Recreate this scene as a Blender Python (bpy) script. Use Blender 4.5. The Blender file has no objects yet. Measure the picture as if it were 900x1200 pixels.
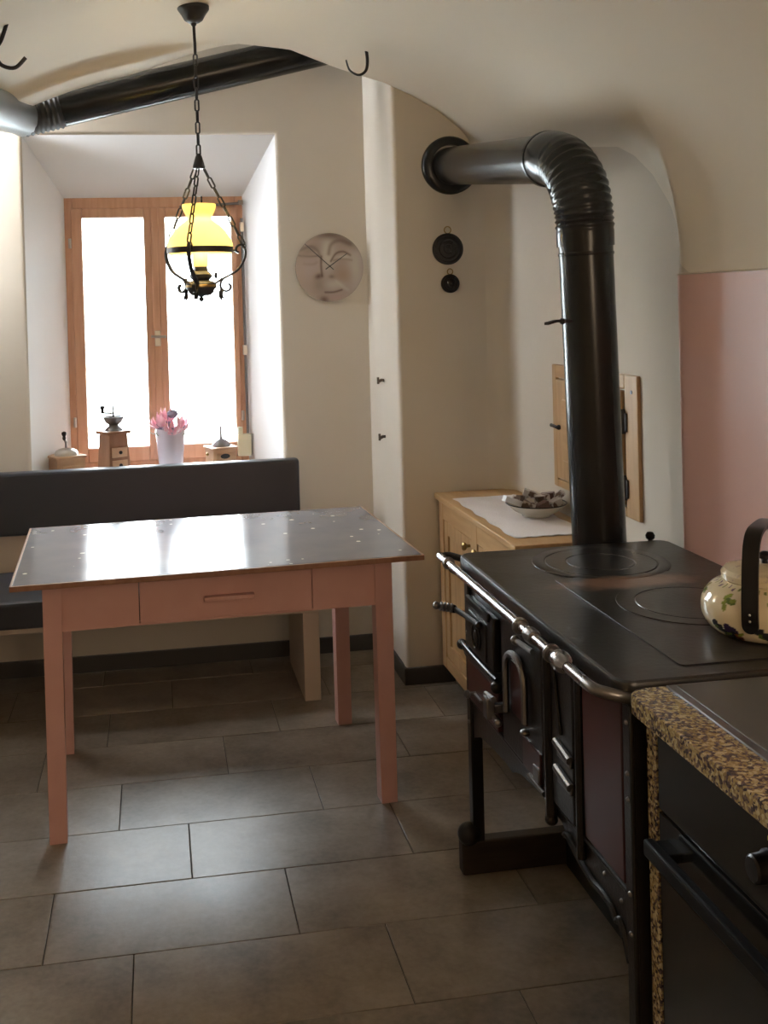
import bpy, bmesh, math, random
import numpy as np
from mathutils import Vector, Matrix
random.seed(7)
PI = math.pi
S = bpy.context.scene
COL = S.collection

# ------------------------------------------------------------------ camera
F_PX, PX, PY = 1239.55, 378.52, 369.45
YAW, PITCH, ROLL, CAM_H = 0.1590, 0.0133, -0.0272, 1.5125
def camera_axes():
    f = np.array([math.sin(YAW)*math.cos(PITCH), math.cos(YAW)*math.cos(PITCH), -math.sin(PITCH)])
    r = np.array([math.cos(YAW), -math.sin(YAW), 0.0]); u = np.cross(r, f)
    c, s = math.cos(ROLL), math.sin(ROLL)
    return c*r+s*u, -s*r+c*u, f
r_, u_, f_ = camera_axes()
cam = bpy.data.cameras.new('camera')
camo = bpy.data.objects.new('camera', cam); COL.objects.link(camo)
M = Matrix.Identity(4)
for i in range(3):
    M[i][0], M[i][1], M[i][2] = r_[i], u_[i], -f_[i]
M.translation = (0, 0, CAM_H)
camo.matrix_world = M
cam.sensor_fit = 'AUTO'; cam.sensor_width = 36.0
cam.lens = F_PX/1200*36.0
cam.shift_x = (450-PX)/1200.0
cam.shift_y = (PY-600)/1200.0
cam.clip_start = 0.02; cam.clip_end = 300
S.camera = camo

# ------------------------------------------------------------------ world, lights, exposure
S.view_settings.view_transform = 'Standard'
S.view_settings.look = 'None'
S.view_settings.gamma = 1.0
S.view_settings.use_curve_mapping = False
S.view_settings.exposure = 0.15
w = bpy.data.worlds.new('overcast_sky'); S.world = w; w.use_nodes = True
bgn = w.node_tree.nodes['Background']
bgn.inputs[0].default_value = (0.87, 0.93, 1.0, 1); bgn.inputs[1].default_value = 36.0

def portal(name, loc, rot, sx, sy):
    l = bpy.data.lights.new(name, 'AREA'); l.shape = 'RECTANGLE'; l.size = sx; l.size_y = sy
    l.cycles.is_portal = True
    o = bpy.data.objects.new(name, l); o.location = loc; o.rotation_euler = rot; COL.objects.link(o)
portal('window_portal', (0.018, 4.96, 1.40), (-PI/2, 0, 0), 0.84, 1.26)
# added warm fill light behind the camera, no fixture modelled
l = bpy.data.lights.new('fill_light', 'POINT'); l.energy = 50; l.color = (1.0, 0.78, 0.56); l.shadow_soft_size = 0.40
o = bpy.data.objects.new('fill_light', l); o.location = (1.08, -1.30, 1.78); COL.objects.link(o)

# ------------------------------------------------------------------ helpers: materials
def mat(name, col, rough=0.6, metal=0.0, col2=None, nscale=6.0, stretch=(1,1,1), bump=0.0, bscale=60.0, coat=0.0,
        spec=0.5, rough2=None, detail=4.0, contrast=(0.35, 0.65), coord='world'):
    m = bpy.data.materials.new(name); m.use_nodes = True
    nt = m.node_tree; N = nt.nodes; L = nt.links
    b = N['Principled BSDF']
    b.inputs['Base Color'].default_value = (*col, 1); b.inputs['Roughness'].default_value = rough
    b.inputs['Metallic'].default_value = metal; b.inputs['Specular IOR Level'].default_value = spec
    b.inputs['Coat Weight'].default_value = coat
    if col2 or bump or rough2 is not None:
        if coord == 'world':
            g = N.new('ShaderNodeNewGeometry'); src = g.outputs['Position']
        else:
            g = N.new('ShaderNodeTexCoord'); src = g.outputs['Object']
        mp = N.new('ShaderNodeMapping'); mp.inputs['Scale'].default_value = stretch
        L.new(src, mp.inputs['Vector'])
    if col2 or rough2 is not None:
        nz = N.new('ShaderNodeTexNoise'); nz.inputs['Scale'].default_value = nscale; nz.inputs['Detail'].default_value = detail
        L.new(mp.outputs[0], nz.inputs['Vector'])
        rp = N.new('ShaderNodeMapRange'); rp.inputs[1].default_value = contrast[0]; rp.inputs[2].default_value = contrast[1]
        L.new(nz.outputs['Fac'], rp.inputs[0])
    if col2:
        mx = N.new('ShaderNodeMix'); mx.data_type = 'RGBA'
        mx.inputs[6].default_value = (*col, 1); mx.inputs[7].default_value = (*col2, 1)
        L.new(rp.outputs[0], mx.inputs[0]); L.new(mx.outputs[2], b.inputs['Base Color'])
    if rough2 is not None:
        mr = N.new('ShaderNodeMapRange'); mr.inputs[3].default_value = rough; mr.inputs[4].default_value = rough2
        L.new(rp.outputs[0], mr.inputs[0]); L.new(mr.outputs[0], b.inputs['Roughness'])
    if bump:
        n2 = N.new('ShaderNodeTexNoise'); n2.inputs['Scale'].default_value = bscale; n2.inputs['Detail'].default_value = 5
        L.new(mp.outputs[0], n2.inputs['Vector'])
        bp = N.new('ShaderNodeBump'); bp.inputs['Strength'].default_value = bump; bp.inputs['Distance'].default_value = 0.01
        L.new(n2.outputs['Fac'], bp.inputs['Height']); L.new(bp.outputs[0], b.inputs['Normal'])
    return m

def vcol_mat(name, rough, coat=0.0):
    m = bpy.data.materials.new(name); m.use_nodes = True
    nt = m.node_tree; a = nt.nodes.new('ShaderNodeVertexColor'); a.layer_name = 'print'
    b = nt.nodes['Principled BSDF']; b.inputs['Roughness'].default_value = rough; b.inputs['Coat Weight'].default_value = coat
    nt.links.new(a.outputs[0], b.inputs['Base Color']); return m

PLASTER = mat('plaster', (0.63, 0.57, 0.485), 0.9, col2=(0.60, 0.54, 0.455), nscale=1.6, bump=0.12, bscale=9, spec=0.15)
VAULTM = mat('vault_plaster', (0.78, 0.71, 0.60), 0.85, col2=(0.745, 0.675, 0.565), nscale=1.2, bump=0.10, bscale=6, spec=0.2)
REVEAL = mat('white_reveal_paint', (0.90, 0.90, 0.90), 0.85, bump=0.08, bscale=8, spec=0.2)
BASEB = mat('dark_skirting_tile', (0.06, 0.055, 0.05), 0.5)
GROUT = mat('grout', (0.05, 0.045, 0.04), 0.9)
PINK = mat('pink_paint', (0.62, 0.355, 0.315), 0.42, col2=(0.59, 0.33, 0.29), nscale=12, spec=0.4)
PINKWALL = mat('pink_gloss_paint', (0.64, 0.385, 0.32), 0.42, col2=(0.62, 0.37, 0.305), nscale=2.0, bump=0.05, bscale=5, spec=0.5, stretch=(1,1,0.4))
OLDPINE = mat('pine', (0.50, 0.315, 0.15), 0.42, col2=(0.42, 0.25, 0.11), nscale=5, stretch=(7, 1.0, 7), spec=0.4)
PINEV = mat('pine_upright', (0.50, 0.315, 0.155), 0.45, col2=(0.41, 0.25, 0.115), nscale=5, stretch=(7, 7, 0.8), spec=0.4)
WINWOOD = mat('window_larch', (0.66, 0.38, 0.25), 0.45, col2=(0.59, 0.325, 0.205), nscale=6, stretch=(9, 9, 0.8), spec=0.35)
LEATHER = mat('charcoal_leatherette', (0.034, 0.037, 0.046), 0.40, bump=0.06, bscale=260, spec=0.45)
CREAM = mat('cream_paint', (0.60, 0.50, 0.40), 0.55)
IRON = mat('cast_iron', (0.010, 0.009, 0.009), 0.34, metal=0.0, col2=(0.016, 0.013, 0.012), nscale=25, bump=0.08, bscale=120, spec=0.35)
RUST = mat('worn_stove_plate', (0.016, 0.015, 0.014), 0.30, col2=(0.040, 0.026, 0.019), nscale=5.5, contrast=(0.5, 0.75), bump=0.05, bscale=70, spec=0.5, rough2=0.42)
def rust_patch(m, centre, radii):                   # rubbed bare, rusty patch between the two rings
    nt = m.node_tree; N = nt.nodes; L = nt.links; b = N['Principled BSDF']
    g = N.new('ShaderNodeNewGeometry'); mp = N.new('ShaderNodeMapping'); mp.vector_type = 'TEXTURE'
    mp.inputs['Location'].default_value = centre; mp.inputs['Scale'].default_value = radii
    L.new(g.outputs['Position'], mp.inputs['Vector'])
    ln = N.new('ShaderNodeVectorMath'); ln.operation = 'LENGTH'; L.new(mp.outputs[0], ln.inputs[0])
    n = N.new('ShaderNodeTexNoise'); n.inputs['Scale'].default_value = 22; n.inputs['Detail'].default_value = 6; L.new(g.outputs['Position'], n.inputs['Vector'])
    a = N.new('ShaderNodeMath'); a.operation = 'MULTIPLY_ADD'; a.inputs[1].default_value = 1.1; L.new(n.outputs['Fac'], a.inputs[0]); L.new(ln.outputs['Value'], a.inputs[2])
    r = N.new('ShaderNodeMapRange'); r.inputs[1].default_value = 1.1; r.inputs[2].default_value = 1.7; r.inputs[3].default_value = 1; r.inputs[4].default_value = 0
    L.new(a.outputs[0], r.inputs[0])
    old = b.inputs['Base Color'].links[0].from_socket
    mx = N.new('ShaderNodeMix'); mx.data_type = 'RGBA'; mx.inputs[7].default_value = (0.20, 0.115, 0.075, 1)
    L.new(old, mx.inputs[6]); L.new(r.outputs[0], mx.inputs[0]); L.new(mx.outputs[2], b.inputs['Base Color'])
rust_patch(RUST, (1.09, 2.305, 0.84), (0.17, 0.055, 0.1))
MAROON = mat('maroon_enamel', (0.055, 0.011, 0.010), 0.28, col2=(0.035, 0.008, 0.008), nscale=4, spec=0.5)
STEEL = mat('polished_steel', (0.40, 0.40, 0.43), 0.22, metal=1.0, col2=(0.30, 0.29, 0.30), nscale=30)
DULLSTEEL = mat('dull_steel', (0.22, 0.21, 0.21), 0.35, metal=1.0)
PIPEM = mat('black_stovepipe', (0.012, 0.012, 0.012), 0.23, col2=(0.018, 0.0175, 0.017), nscale=4, spec=0.32, stretch=(1, 1, 0.4))
ALU = mat('aluminium_duct', (0.27, 0.285, 0.295), 0.42, metal=0.4)
BLACK = mat('black_plastic', (0.008, 0.008, 0.009), 0.35, spec=0.35)
HANDLEBLACK = mat('matt_black_handle', (0.006, 0.006, 0.006), 0.45, spec=0.15)
BLACKIRON = mat('black_wrought_iron', (0.018, 0.016, 0.016), 0.45, spec=0.5)
BRASS = mat('aged_brass', (0.35, 0.24, 0.10), 0.35, metal=1.0)
NICKEL = mat('nickel', (0.6, 0.58, 0.54), 0.3, metal=1.0)
BROWNWOOD = mat('brown_wood', (0.30, 0.15, 0.085), 0.45, col2=(0.24, 0.115, 0.06), nscale=8, stretch=(6, 6, 1))
LIGHTWOOD = mat('beech_wood', (0.56, 0.36, 0.22), 0.45, col2=(0.50, 0.30, 0.18), nscale=8, stretch=(1, 6, 6))
PLINTHWOOD = mat('dark_plinth_wood', (0.040, 0.028, 0.020), 0.6, col2=(0.028, 0.02, 0.015), nscale=8, stretch=(1, 6, 6))
POT = mat('white_glazed_pot', (0.62, 0.56, 0.64), 0.25)
CLOTHM = mat('lace_cloth', (0.78, 0.74, 0.74), 0.9, bump=0.3, bscale=180, spec=0.1)
BOWLM = mat('cream_glaze', (0.66, 0.62, 0.54), 0.2)
PETAL = mat('pink_petal', (0.84, 0.36, 0.47), 0.5, col2=(0.88, 0.62, 0.66), nscale=30)
LEAF = mat('leaf_green', (0.16, 0.24, 0.13), 0.5)
HEART = mat('grey_flower_heart', (0.25, 0.22, 0.30), 0.8)
FOIL = mat('silver_foil', (0.60, 0.56, 0.54), 0.30, metal=0.8, col2=(0.16, 0.11, 0.09), nscale=28, contrast=(0.5, 0.56))
BROWNFOIL = mat('brown_wrapper', (0.10, 0.05, 0.04), 0.3)
WHITEBOX = mat('white_card', (0.82, 0.84, 0.88), 0.5)
GLASSBLACK = mat('black_oven_glass', (0.012, 0.012, 0.011), 0.14, spec=0.4)
COOK = mat('ceramic_cooktop', (0.095, 0.095, 0.090), 0.30, spec=0.4)
BEIGEMETAL = mat('beige_lacquered_metal', (0.62, 0.58, 0.42), 0.4)
CANDLE = mat('white_card_sleeve', (0.75, 0.68, 0.52), 0.6)

def granite():
    m = bpy.data.materials.new('yellow_granite'); m.use_nodes = True
    N = m.node_tree.nodes; L = m.node_tree.links; b = N['Principled BSDF']; b.inputs['Roughness'].default_value = 0.22
    g = N.new('ShaderNodeNewGeometry')
    v = N.new('ShaderNodeTexVoronoi'); v.inputs['Scale'].default_value = 190; L.new(g.outputs['Position'], v.inputs['Vector'])
    n = N.new('ShaderNodeTexNoise'); n.inputs['Scale'].default_value = 110; n.inputs['Detail'].default_value = 6; L.new(g.outputs['Position'], n.inputs['Vector'])
    ad = N.new('ShaderNodeMath'); ad.operation = 'ADD'; L.new(n.outputs['Fac'], ad.inputs[0])
    sp = N.new('ShaderNodeSeparateColor'); L.new(v.outputs['Color'], sp.inputs[0])
    ml = N.new('ShaderNodeMath'); ml.operation = 'MULTIPLY_ADD'; ml.inputs[1].default_value = 0.5; ml.inputs[2].default_value = -0.25
    L.new(sp.outputs[0], ml.inputs[0]); L.new(ml.outputs[0], ad.inputs[1])
    r = N.new('ShaderNodeValToRGB'); L.new(ad.outputs[0], r.inputs[0])
    e = r.color_ramp.elements; e[0].position = 0.28; e[0].color = (0.05, 0.04, 0.045, 1); e[1].position = 0.74; e[1].color = (0.55, 0.45, 0.26, 1)
    x = e.new(0.40); x.color = (0.16, 0.115, 0.10, 1)
    x = e.new(0.47); x.color = (0.27, 0.19, 0.09, 1); x = e.new(0.60); x.color = (0.38, 0.28, 0.12, 1)
    L.new(r.outputs[0], b.inputs['Base Color']); return m
GRANITE = granite()

def tile_mat():
    m = bpy.data.materials.new('stone_tile'); m.use_nodes = True
    N = m.node_tree.nodes; L = m.node_tree.links; b = N['Principled BSDF']
    g = N.new('ShaderNodeNewGeometry')
    oi = N.new('ShaderNodeObjectInfo')
    of = N.new('ShaderNodeVectorMath'); of.operation = 'MULTIPLY_ADD'; of.inputs[1].default_value = (7, 3, 5)
    cb = N.new('ShaderNodeCombineXYZ'); L.new(oi.outputs['Random'], cb.inputs[0]); L.new(oi.outputs['Random'], cb.inputs[1])
    L.new(cb.outputs[0], of.inputs[0]); L.new(g.outputs['Position'], of.inputs[2])
    n = N.new('ShaderNodeTexNoise'); n.inputs['Scale'].default_value = 4.5; n.inputs['Detail'].default_value = 9; n.inputs['Roughness'].default_value = 0.68
    L.new(of.outputs[0], n.inputs['Vector'])
    n2 = N.new('ShaderNodeTexNoise'); n2.inputs['Scale'].default_value = 60; n2.inputs['Detail'].default_value = 4; L.new(of.outputs[0], n2.inputs['Vector'])
    a = N.new('ShaderNodeMath'); a.operation = 'MULTIPLY_ADD'; a.inputs[1].default_value = 0.25; L.new(n2.outputs['Fac'], a.inputs[0]); L.new(n.outputs['Fac'], a.inputs[2])
    a2 = N.new('ShaderNodeMath'); a2.operation = 'MULTIPLY_ADD'; a2.inputs[1].default_value = 0.10; L.new(oi.outputs['Random'], a2.inputs[0]); L.new(a.outputs[0], a2.inputs[2])
    r = N.new('ShaderNodeValToRGB'); L.new(a2.outputs[0], r.inputs[0])
    e = r.color_ramp.elements; e[0].position = 0.47; e[0].color = (0.105, 0.080, 0.058, 1); e[1].position = 0.84; e[1].color = (0.27, 0.222, 0.175, 1)
    L.new(r.outputs[0], b.inputs['Base Color'])
    mr = N.new('ShaderNodeMapRange'); b.inputs['Specular IOR Level'].default_value = 0.7; mr.inputs[3].default_value = 0.26; mr.inputs[4].default_value = 0.42; L.new(n.outputs['Fac'], mr.inputs[0]); L.new(mr.outputs[0], b.inputs['Roughness'])
    bp = N.new('ShaderNodeBump'); bp.inputs['Strength'].default_value = 0.12; bp.inputs['Distance'].default_value = 0.01
    L.new(a.outputs[0], bp.inputs['Height']); L.new(bp.outputs[0], b.inputs['Normal'])
    return m
TILE = tile_mat()

def lino_mat():
    m = bpy.data.materials.new('blue_grey_linoleum'); m.use_nodes = True
    N = m.node_tree.nodes; L = m.node_tree.links; b = N['Principled BSDF']
    g = N.new('ShaderNodeTexCoord')
    v = N.new('ShaderNodeTexVoronoi'); v.inputs['Scale'].default_value = 20; v.inputs['Randomness'].default_value = 1.0; L.new(g.outputs['Object'], v.inputs['Vector'])
    sp = N.new('ShaderNodeSeparateColor'); L.new(v.outputs['Color'], sp.inputs[0])
    th = N.new('ShaderNodeMath'); th.operation = 'LESS_THAN'; L.new(v.outputs['Distance'], th.inputs[0])
    md = N.new('ShaderNodeMath'); md.operation = 'MULTIPLY_ADD'; md.inputs[1].default_value = 0.32; md.inputs[2].default_value = -0.14; L.new(sp.outputs[0], md.inputs[0]); L.new(md.outputs[0], th.inputs[1])
    n = N.new('ShaderNodeTexNoise'); n.inputs['Scale'].default_value = 9; n.inputs['Detail'].default_value = 6; L.new(g.outputs['Object'], n.inputs['Vector'])
    mx = N.new('ShaderNodeMix'); mx.data_type = 'RGBA'; mx.inputs[6].default_value = (0.125, 0.128, 0.150, 1); mx.inputs[7].default_value = (0.185, 0.185, 0.205, 1); L.new(n.outputs['Fac'], mx.inputs[0])
    m2 = N.new('ShaderNodeMix'); m2.data_type = 'RGBA'; m2.inputs[7].default_value = (0.6, 0.58, 0.55, 1); L.new(mx.outputs[2], m2.inputs[6]); L.new(th.outputs[0], m2.inputs[0])
    L.new(m2.outputs[2], b.inputs['Base Color'])
    mr = N.new('ShaderNodeMapRange'); mr.inputs[3].default_value = 0.13; mr.inputs[4].default_value = 0.20; L.new(n.outputs['Fac'], mr.inputs[0]); L.new(mr.outputs[0], b.inputs['Roughness'])
    return m
LINO = lino_mat()

def pane_mat():
    m = bpy.data.materials.new('window_glass'); m.use_nodes = True
    N = m.node_tree.nodes; L = m.node_tree.links
    N.remove(N['Principled BSDF'])
    t = N.new('ShaderNodeBsdfTransparent'); t.inputs[0].default_value = (0.96, 0.98, 0.97, 1)
    gl = N.new('ShaderNodeBsdfGlossy'); gl.inputs['Roughness'].default_value = 0.02
    fr = N.new('ShaderNodeFresnel'); fr.inputs[0].default_value = 1.45
    mx = N.new('ShaderNodeMixShader'); L.new(fr.outputs[0], mx.inputs[0]); L.new(t.outputs[0], mx.inputs[1]); L.new(gl.outputs[0], mx.inputs[2])
    L.new(mx.outputs[0], N['Material Output'].inputs[0]); return m
PANE = pane_mat()

def shade_mat():
    m = bpy.data.materials.new('yellow_opal_glass'); m.use_nodes = True
    N = m.node_tree.nodes; L = m.node_tree.links
    N.remove(N['Principled BSDF'])
    t = N.new('ShaderNodeBsdfTranslucent'); t.inputs[0].default_value = (1.0, 0.90, 0.58, 1)
    d = N.new('ShaderNodeBsdfDiffuse'); d.inputs[0].default_value = (0.97, 0.86, 0.54, 1)
    gl = N.new('ShaderNodeBsdfGlossy'); gl.inputs['Roughness'].default_value = 0.15
    mx = N.new('ShaderNodeMixShader'); mx.inputs[0].default_value = 0.6; L.new(d.outputs[0], mx.inputs[1]); L.new(t.outputs[0], mx.inputs[2])
    m2 = N.new('ShaderNodeMixShader'); m2.inputs[0].default_value = 0.05; L.new(mx.outputs[0], m2.inputs[1]); L.new(gl.outputs[0], m2.inputs[2])
    L.new(m2.outputs[0], N['Material Output'].inputs[0]); return m
SHADE = shade_mat()
def emit_mat(name, col, s):
    m = bpy.data.materials.new(name); m.use_nodes = True
    b = m.node_tree.nodes['Principled BSDF']; b.inputs['Emission Color'].default_value = (*col, 1); b.inputs['Emission Strength'].default_value = s
    return m
BULB = emit_mat('lit_bulb', (1.0, 0.80, 0.45), 30.0)

# ------------------------------------------------------------------ helpers: meshes
class MB:
    def __init__(s): s.v = []; s.f = []; s.flat = set()
    def add(s, vs, fs):
        n = len(s.v); s.v += [tuple(map(float, x)) for x in vs]; s.f += [tuple(i+n for i in f) for f in fs]; return s
    def box(s, x0, x1, y0, y1, z0, z1, bev=0.0):
        if bev > 0:
            bm = bmesh.new(); bmesh.ops.create_cube(bm, size=1)
            for v in bm.verts:
                v.co = ((x0+x1)/2+v.co.x*(x1-x0), (y0+y1)/2+v.co.y*(y1-y0), (z0+z1)/2+v.co.z*(z1-z0))
            bmesh.ops.bevel(bm, geom=bm.edges[:], offset=bev, segments=2, affect='EDGES', profile=0.5)
            bm.verts.index_update()
            bm.normal_update()
            s.flat |= {len(s.f)+i for i, f in enumerate(bm.faces) if max(abs(q) for q in f.normal) > 0.999}
            s.add([v.co[:] for v in bm.verts], [[v.index for v in f.verts] for f in bm.faces]); bm.free(); return s
        return s.add([(x0,y0,z0),(x1,y0,z0),(x1,y1,z0),(x0,y1,z0),(x0,y0,z1),(x1,y0,z1),(x1,y1,z1),(x0,y1,z1)],
                     [(0,3,2,1),(4,5,6,7),(0,1,5,4),(1,2,6,5),(2,3,7,6),(3,0,4,7)])
    def rbox(s, c, sx, sy, sz, rz=0.0, rx=0.0, ry=0.0, bev=0.0):
        t = MB().box(-sx/2, sx/2, -sy/2, sy/2, -sz/2, sz/2, bev)
        s.flat |= {len(s.f)+i for i in t.flat}
        R = Matrix.Translation(c) @ Matrix.Rotation(rz, 4, 'Z') @ Matrix.Rotation(ry, 4, 'Y') @ Matrix.Rotation(rx, 4, 'X')
        return s.add([(R @ Vector(v))[:] for v in t.v], t.f)
    def lathe(s, c, prof, n=32, axis='z', cap=True, rot=None):
        vs, fs = [], []
        for (r, h) in prof:
            for k in range(n):
                a = 2*PI*k/n; x, y = r*math.cos(a), r*math.sin(a)
                p = (x, y, h) if axis == 'z' else ((x, h, y) if axis == 'y' else (h, x, y))
                if rot is not None: p = (rot @ Vector(p))[:]
                vs.append((c[0]+p[0], c[1]+p[1], c[2]+p[2]))
        for i in range(len(prof)-1):
            for k in range(n):
                fs.append((i*n+k, i*n+(k+1) % n, (i+1)*n+(k+1) % n, (i+1)*n+k))
        if cap:
            if prof[0][0] > 1e-5: fs.append(tuple(range(n-1, -1, -1)))
            if prof[-1][0] > 1e-5: fs.append(tuple((len(prof)-1)*n+k for k in range(n)))
        return s.add(vs, fs)
    def tube(s, pts, r, n=8, closed=False, cap=True):
        pts = [Vector(p) for p in pts]; m = len(pts)
        rr = r if isinstance(r, (list, tuple)) else [r]*m
        vs, fs = [], []; up = None
        for i, p in enumerate(pts):
            if closed: t = pts[(i+1) % m]-pts[i-1]
            else: t = pts[min(i+1, m-1)]-pts[max(i-1, 0)]
            t.normalize()
            if up is None:
                up = Vector((0, 0, 1)) if abs(t.z) < 0.9 else Vector((1, 0, 0))
            a = t.cross(up)
            if a.length < 1e-6: a = t.cross(Vector((0, 1, 0)))
            a.normalize(); b = t.cross(a); b.normalize(); up = -b
            for k in range(n):
                q = p+a*rr[i]*math.cos(2*PI*k/n)+b*rr[i]*math.sin(2*PI*k/n); vs.append(q[:])
        for i in range(m if closed else m-1):
            j = (i+1) % m
            for k in range(n): fs.append((i*n+k, i*n+(k+1) % n, j*n+(k+1) % n, j*n+k))
        if cap and not closed:
            fs.append(tuple(range(n-1, -1, -1))); fs.append(tuple((m-1)*n+k for k in range(n)))
        return s.add(vs, fs)
    def strip(s, pts, width_dir, wd, th):          # flat bar swept along pts: width along width_dir, thickness th
        pts = [Vector(p) for p in pts]; m = len(pts); wv = Vector(width_dir).normalized()*wd/2
        vs, fs = [], []
        for i, p in enumerate(pts):
            t = (pts[min(i+1, m-1)]-pts[max(i-1, 0)]).normalized(); nrm = t.cross(wv).normalized()*th/2
            for q in (p-wv-nrm, p+wv-nrm, p+wv+nrm, p-wv+nrm): vs.append(q[:])
        for i in range(m-1):
            for k in range(4): fs.append((i*4+k, i*4+(k+1) % 4, i*4+4+(k+1) % 4, i*4+4+k))
        fs.append((3, 2, 1, 0)); fs.append(tuple((m-1)*4+k for k in range(4)))
        return s.add(vs, fs)
    def prism(s, poly, a0, a1, axis='x'):          # poly in the two other axes (y,z)/(x,z)/(x,y)
        n = len(poly); vs = []
        for a in (a0, a1):
            for p in poly:
                vs.append((a, p[0], p[1]) if axis == 'x' else ((p[0], a, p[1]) if axis == 'y' else (p[0], p[1], a)))
        fs = [tuple(range(n)), tuple(range(2*n-1, n-1, -1))]
        for k in range(n): fs.append((k, (k+1) % n, n+(k+1) % n, n+k))
        return s.add(vs, fs)
    def grid(s, P):                                # P[i][j] -> points
        n, m = len(P), len(P[0])
        return s.add([p for row in P for p in row], [(i*m+j, i*m+j+1, (i+1)*m+j+1, (i+1)*m+j) for i in range(n-1) for j in range(m-1)])
    def sphere(s, c, r, n=16, sz=1.0):
        prof = [(r*math.sin(PI*i/10), -r*sz*math.cos(PI*i/10)) for i in range(11)]
        prof[0] = (0.0001, prof[0][1]); prof[-1] = (0.0001, prof[-1][1])
        return s.lathe(c, prof, n)

def obj(name, mb, m, parent=None, smooth=35, label=None, fix=True):
    me = bpy.data.meshes.new(name)
    off = Vector(parent['base']) if parent is not None and 'base' in parent else Vector((0, 0, 0))
    me.from_pydata([(v[0]-off.x, v[1]-off.y, v[2]-off.z) for v in mb.v], [], mb.f)
    me.materials.append(m)
    if fix:
        bm = bmesh.new(); bm.from_mesh(me); bmesh.ops.recalc_face_normals(bm, faces=bm.faces[:]); bm.to_mesh(me); bm.free()
    if smooth:
        me.shade_smooth(); me.set_sharp_from_angle(angle=math.radians(smooth))
        for i in mb.flat: me.polygons[i].use_smooth = False
    o = bpy.data.objects.new(name, me); COL.objects.link(o)
    if parent is not None:
        o.parent = parent
        if 'base' in parent: o['base'] = list(parent['base'])
    if label: o['label'] = label
    return o
def thing(name, label, cat, loc, rz=0.0, group=None):
    o = bpy.data.objects.new(name, None); COL.objects.link(o); o.empty_display_size = 0.05
    o.location = loc; o.rotation_euler = (0, 0, rz); o['base'] = list(loc)
    o['label'] = label; o['category'] = cat
    if group: o['group'] = group
    return o
def holder(name, parent):                          # an Empty part that only carries sub-parts
    o = bpy.data.objects.new(name, None); COL.objects.link(o); o.parent = parent; o.empty_display_size = 0.02
    o['base'] = list(parent['base']); return o
def tag(o, label, cat, group=None):
    o['label'] = label; o['category'] = cat
    if group: o['group'] = group
    return o
def struct(name, mb, m, **k):
    o = obj(name, mb, m, **k); o['kind'] = 'structure'; return o
def lerp(a, b, t): return a+(b-a)*t
def sstep(a, b, x):
    t = min(1, max(0, (x-a)/(b-a))); return t*t*(3-2*t)
def bez(p, n=12):                                  # Catmull-Rom through points
    p = [Vector(q) for q in p]; out = []
    for i in range(len(p)-1):
        a, b, c, d = p[max(i-1, 0)], p[i], p[i+1], p[min(i+2, len(p)-1)]
        for k in range(n):
            t = k/n
            out.append(0.5*((2*b)+(-a+c)*t+(2*a-5*b+4*c-d)*t*t+(-a+3*b-3*c+d)*t**3))
    out.append(p[-1]); return out

# ------------------------------------------------------------------ room shell
XL, YF, YC, YB = -1.10, -1.60, 4.03, 4.48
ZT, XC = 2.50, 0.35
za_y = [-3, 2.54, 2.60, 2.645, 2.70, 2.80, 2.91, 3.02, 3.4, 4.05]
za_z = [1.56, 1.56, 1.59, 1.66, 1.75, 1.845, 1.913, 1.955, 2.01, 2.05]
def za(y): return float(np.interp(y, za_y, za_z))
def xw(y):
    x = 1.365+0.035*sstep(2.575, 2.665, y)
    if y > 3.93: x -= 0.1-math.sqrt(max(0, 0.01-(min(y, 4.03)-3.93)**2))
    return x
gA_u = [0, .19, .371, .562, .667, .762, .838, .886, .94, 1.0]
gA_g = [1, .956, .80, .671, .56, .436, .30, .20, .10, 0]
def ceil_u(u, y):
    if u >= 0:
        zn = 1.56+0.94*math.sqrt(max(0, 1-u**2.2)); zf = 2.05+0.45*float(np.interp(u, gA_u, gA_g))
        return lerp(zn, zf, lerp(sstep(2.2, 3.8, y), (za(y)-1.56)/0.49, sstep(0.86, 1.0, u)))
    return 1.6+0.9*(max(0, 1-(-u)**1.9))**0.55
def ceil_z(x, y): return ceil_u(min(1, (x-XC)/1.015) if x >= XC else max(-1, (x-XC)/(XC-XL)), y)
ys = list(np.linspace(YF, 2.45, 14))+list(np.linspace(2.5, 3.1, 41))+list(np.linspace(3.15, 3.92, 12))
us = [math.sin(PI/2*t) for t in np.linspace(-1, 1, 81)]
P = []
def row(y, f=lambda x: 0.0, yof=lambda x: 0.0, zfix=None):
    r = []
    for u in us:
        x = XC+u*1.015+(xw(y)-1.365)*sstep(0.85, 1.0, u) if u >= 0 else XC+u*(XC-XL)
        z = ceil_u(u, min(y, YC)) if zfix is None else zfix
        r.append((x, y+yof(x), z+f(x)))
    return r
mfun = lambda x: 1-sstep(-0.10, 0.38, x)
for y in ys: P.append(row(y))
for y, k in ((3.93, -0.001), (3.95, -0.004), (3.965, -0.012), (3.978, -0.030), (3.988, -0.043), (4.0, -0.046), (4.03, -0.046)):
    P.append(row(y, lambda x, k=k: k*mfun(x)))
for y, k, dz in ((4.03, -0.042, 0.0), (4.036, -0.038, 0.004), (4.042, -0.02, 0.02), (4.046, 0, 0.06)):
    P.append(row(YC, lambda x, k=k, dz=dz: k*mfun(x)+dz, lambda x, y=y: y-YC+0.16*mfun(x)))
P.append(row(YC, yof=lambda x: 0.02+0.16*mfun(x), zfix=2.95))
P.append(row(YC, yof=lambda x: 0.50, zfix=2.95))
cm = MB().grid(P)
struct('ceiling', cm, VAULTM, smooth=50, fix=False)
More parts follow.
